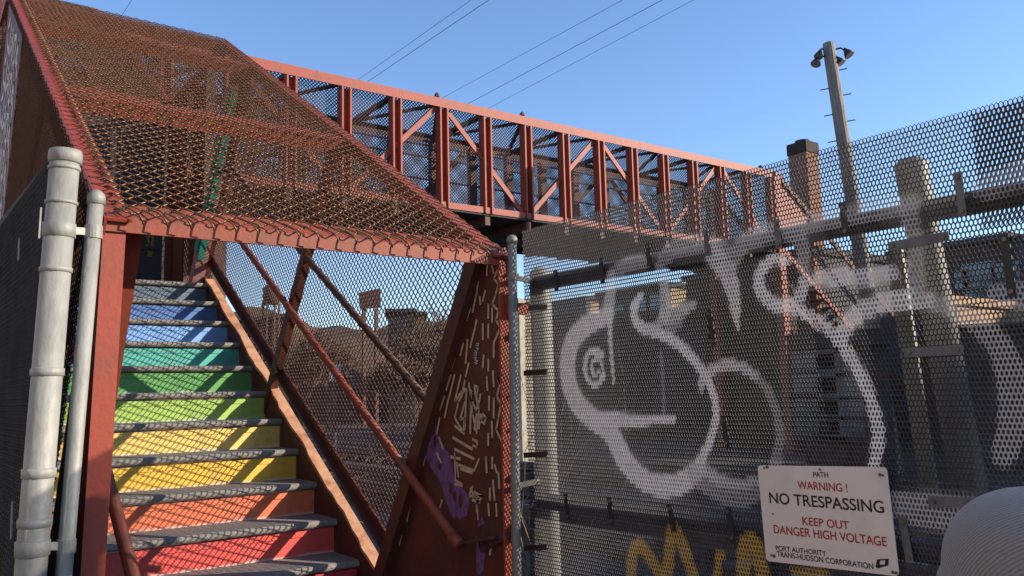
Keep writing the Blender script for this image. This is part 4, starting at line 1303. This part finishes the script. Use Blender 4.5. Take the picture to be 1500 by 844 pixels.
# wiry shrub between gate pipe and fence post
def shrub(pos, label, seed):
    rr = random.Random(seed); o = thing('wiry_shrub', label, 'shrub', pos); m_ = MB()
    for k in range(26):
        p = Vector(pos); d = Vector((rr.uniform(-.5, .5), rr.uniform(-.5, .5), 1)).normalized(); pts = [p]
        for j in range(9):
            d = (d + Vector((rr.uniform(-.5, .5), rr.uniform(-.5, .5), rr.uniform(-.15, .2)))).normalized(); p = p + d * .27; pts.append(p)
        m_.tube(pts, [.008 * (1 - j / 11) for j in range(10)], 3, False)
    part(m_, 'stems', 'twig', o)


q = far(772, 600, 7); shrub((q.x, q.y, 0), 'tangle of thin dry stems in the gap beside the gate pipe', 3)
# pale stone block glimpsed in the gap
q = far(764, 450, 20)
p_ = MB(); p_.box((q.x - .3, q.y - .3, 0), (q.x + .3, q.y + .3, q.z + .05)); p_.box((q.x - .36, q.y - .36, q.z + .052), (q.x + .36, q.y + .36, q.z + .16)); p_.box((q.x - .4, q.y - .4, 0.0), (q.x + .4, q.y + .4, .0))
tag(p_.build('stone_pillar', 'pale block'), 'pale stone pillar glimpsed in the gap beside the gate pipe', 'pillar')

# railway tracks
def track(x, label):
    o = thing('railway_track', label, 'railway track', (x, 20, 0), 'railway tracks')
    for dx in (-.72, .72):
        p_ = MB(); p_.prism([(x + dx - .07, -20, .14), (x + dx + .07, -20, .14), (x + dx + .07, -20, .16), (x + dx + .012, -20, .175), (x + dx + .035, -20, .27), (x + dx + .035, -20, .30), (x + dx - .035, -20, .30), (x + dx - .035, -20, .27), (x + dx - .012, -20, .175), (x + dx - .07, -20, .16)], (0, 130, 0)); part(p_, 'rail', 'steel rail', o)
    first = None
    for k in range(95):
        if first is None:
            p_ = MB(); p_.box((-1.3, -.13, .0), (1.3, .13, .135)); first = part(p_, 'sleeper', 'sleeper', o); first.matrix_parent_inverse = Matrix.Identity(4); first.location = (0, 0, 0); s2 = first
        else:
            s2 = first.copy(); COL.objects.link(s2); s2.parent = o
        s2.location = (0, -22 + k * .72, 0)


track(7.4, 'pair of steel rails on sleepers nearest the stairs'); track(11.6, 'second railway track, farther across the ballast')
sg = thing('signal_mast', 'slim grey signal mast with a white lamp seen through the mesh', 'signal', far(490, 640, 24))
q = far(490, 555, 24); p_ = MB(); p_.tube([(q.x, q.y, 0), (q.x, q.y, q.z)], .06, 8); part(p_, 'mast', 'blue siding', sg)
p_ = MB(); p_.box((q.x - .12, q.y - .14, q.z - .05), (q.x + .12, q.y + .1, q.z + .42)); part(p_, 'lamp_box', 'sign white', sg)

# ------------------------------------------------------------------ person in a beanie, at the bottom right
hc = ray(1532, 868).normalized() * 1.25 + Vector((0, 0, H))
HX, HY, HZ = hc
face = Vector((.25, 1, 0)).normalized(); sdv = Vector((face.y, -face.x, 0))
per = thing('person', 'person in a grey knit beanie standing close by at the bottom right', 'person', (HX, HY, 0))


def skin_mesh(name, verts, edges, radii, m, parent, root=0):
    me = bpy.data.meshes.new(name); me.from_pydata([tuple(v) for v in verts], edges, []); me.materials.append(MATS[m])
    o = bpy.data.objects.new(name, me); COL.objects.link(o); o.parent = parent; o.matrix_parent_inverse = Matrix.Translation(-Vector(parent.location))
    md = o.modifiers.new('Skin', 'SKIN'); md.use_smooth_shade = True
    for i, r_ in enumerate(radii):
        sv = me.skin_vertices[0].data[i]; sv.radius = (r_, r_) if not isinstance(r_, tuple) else r_
        sv.use_root = (i == root)
    o.modifiers.new('Sub', 'SUBSURF').levels = 2; o.modifiers['Sub'].render_levels = 2
    return o


def BP(s, f, z): return Vector((HX, HY, 0)) + sdv * s + face * f + Vector((0, 0, z))


zz = HZ
V_ = [BP(0, 0, .90), BP(0, 0, 1.07), BP(0, -.01, zz - .27), BP(0, 0, zz - .20), BP(0, .01, zz - .12), BP(0, .02, zz - .03), BP(0, .01, zz + .05),
      BP(.17, -.01, zz - .27), BP(.22, -.02, 1.0), BP(.22, .08, .82), BP(-.17, -.01, zz - .27), BP(-.22, -.02, 1.0), BP(-.22, .08, .82),
      BP(.10, 0, .84), BP(.11, .02, .47), BP(.11, -.01, .09), BP(.12, .15, .04), BP(-.10, 0, .84), BP(-.11, .02, .47), BP(-.11, -.01, .09), BP(-.12, .15, .04)]
E_ = [(0, 1), (1, 2), (2, 3), (3, 4), (4, 5), (5, 6), (2, 7), (7, 8), (8, 9), (2, 10), (10, 11), (11, 12), (0, 13), (13, 14), (14, 15), (15, 16), (0, 17), (17, 18), (18, 19), (19, 20)]
RR = [.13, .13, .12, .055, .075, .09, .07, .06, .045, .03, .06, .045, .03, .085, .06, .04, .04, .085, .06, .04, .04]
skin_mesh('body', V_, E_, RR, 'skin', per)
skin_mesh('jacket', V_[:3] + V_[7:9] + [BP(.22, .06, .88)] + V_[10:12] + [BP(-.22, .06, .88)], [(0, 1), (1, 2), (2, 3), (3, 4), (4, 5), (2, 6), (6, 7), (7, 8)], [.165, .16, .15, .085, .065, .05, .085, .065, .05], 'jacket', per)
skin_mesh('trousers', [BP(0, 0, .92)] + V_[13:16] + V_[17:20], [(0, 1), (1, 2), (2, 3), (0, 4), (4, 5), (5, 6)], [.15, .105, .08, .065, .105, .08, .065], 'trousers', per)
hnd = MB()
for sg_ in (1, -1):
    wz = BP(.22 * sg_, .08, .82)
    hnd.tube([wz, wz + Vector((0, 0, -.04)), wz + Vector((0, 0, -.09))], [.028, .038, .034], 8)
    for k in range(4):
        b0 = wz + face * (-.03 + .02 * k) + Vector((0, 0, -.085)); hnd.tube([b0, b0 + Vector((0, 0, -.035)), b0 + Vector((0, 0, -.065 - .008 * (k in (1, 2)))) - sdv * sg_ * .012], [.009, .009, .007], 6)
    hnd.tube([wz + face * .03 + Vector((0, 0, -.03)), wz + face * .055 + Vector((0, 0, -.06)), wz + face * .05 + Vector((0, 0, -.09))], [.011, .01, .008], 6)
part(hnd, 'hand', 'skin', per, True)
bn = MB(); NU, NV = 40, 22
vs = []
ax = (Vector((0, 0, 1)) - rt * .42 - fw * .15).normalized(); bx = ax.cross(face).normalized(); by = bx.cross(ax)
for j in range(NV):
    t = j / (NV - 1)
    ph = R(-12) + t * R(99)
    rad = .112 * math.cos(ph) ** .8 if math.cos(ph) > 0 else 0
    zq = .125 * math.sin(ph)
    brim = .008 if t < .3 else 0
    for i in range(NU):
        a = 2 * math.pi * i / NU
        rib = .0012 * math.sin(a * 20)
        k = rad + (brim if t < .3 else 0) + rib
        vs.append(hc + bx * (math.cos(a) * k * .92) + by * (math.sin(a) * k) + ax * zq)
vs.append(hc + ax * .1262)
bn.add(vs, [((NV - 1) * NU + i, (NV - 1) * NU + (i + 1) % NU, NV * NU) for i in range(NU)] + [(j * NU + i, j * NU + (i + 1) % NU, (j + 1) * NU + (i + 1) % NU, (j + 1) * NU + i) for j in range(NV - 1) for i in range(NU)])
part(bn, 'beanie', 'grey knit', per, True)
fc = MB()
for sg_ in (1, -1):
    q = BP(.032 * sg_, .105, zz - .03); fc.tube([q - face * .01, q + face * .004, q + face * .008], [.014, .011, .003], 8)
fc.tube([BP(0, .10, zz - .02), BP(0, .125, zz - .065), BP(0, .105, zz - .075)], [.008, .015, .008], 8)
part(fc, 'face_features', 'skin', per, True)
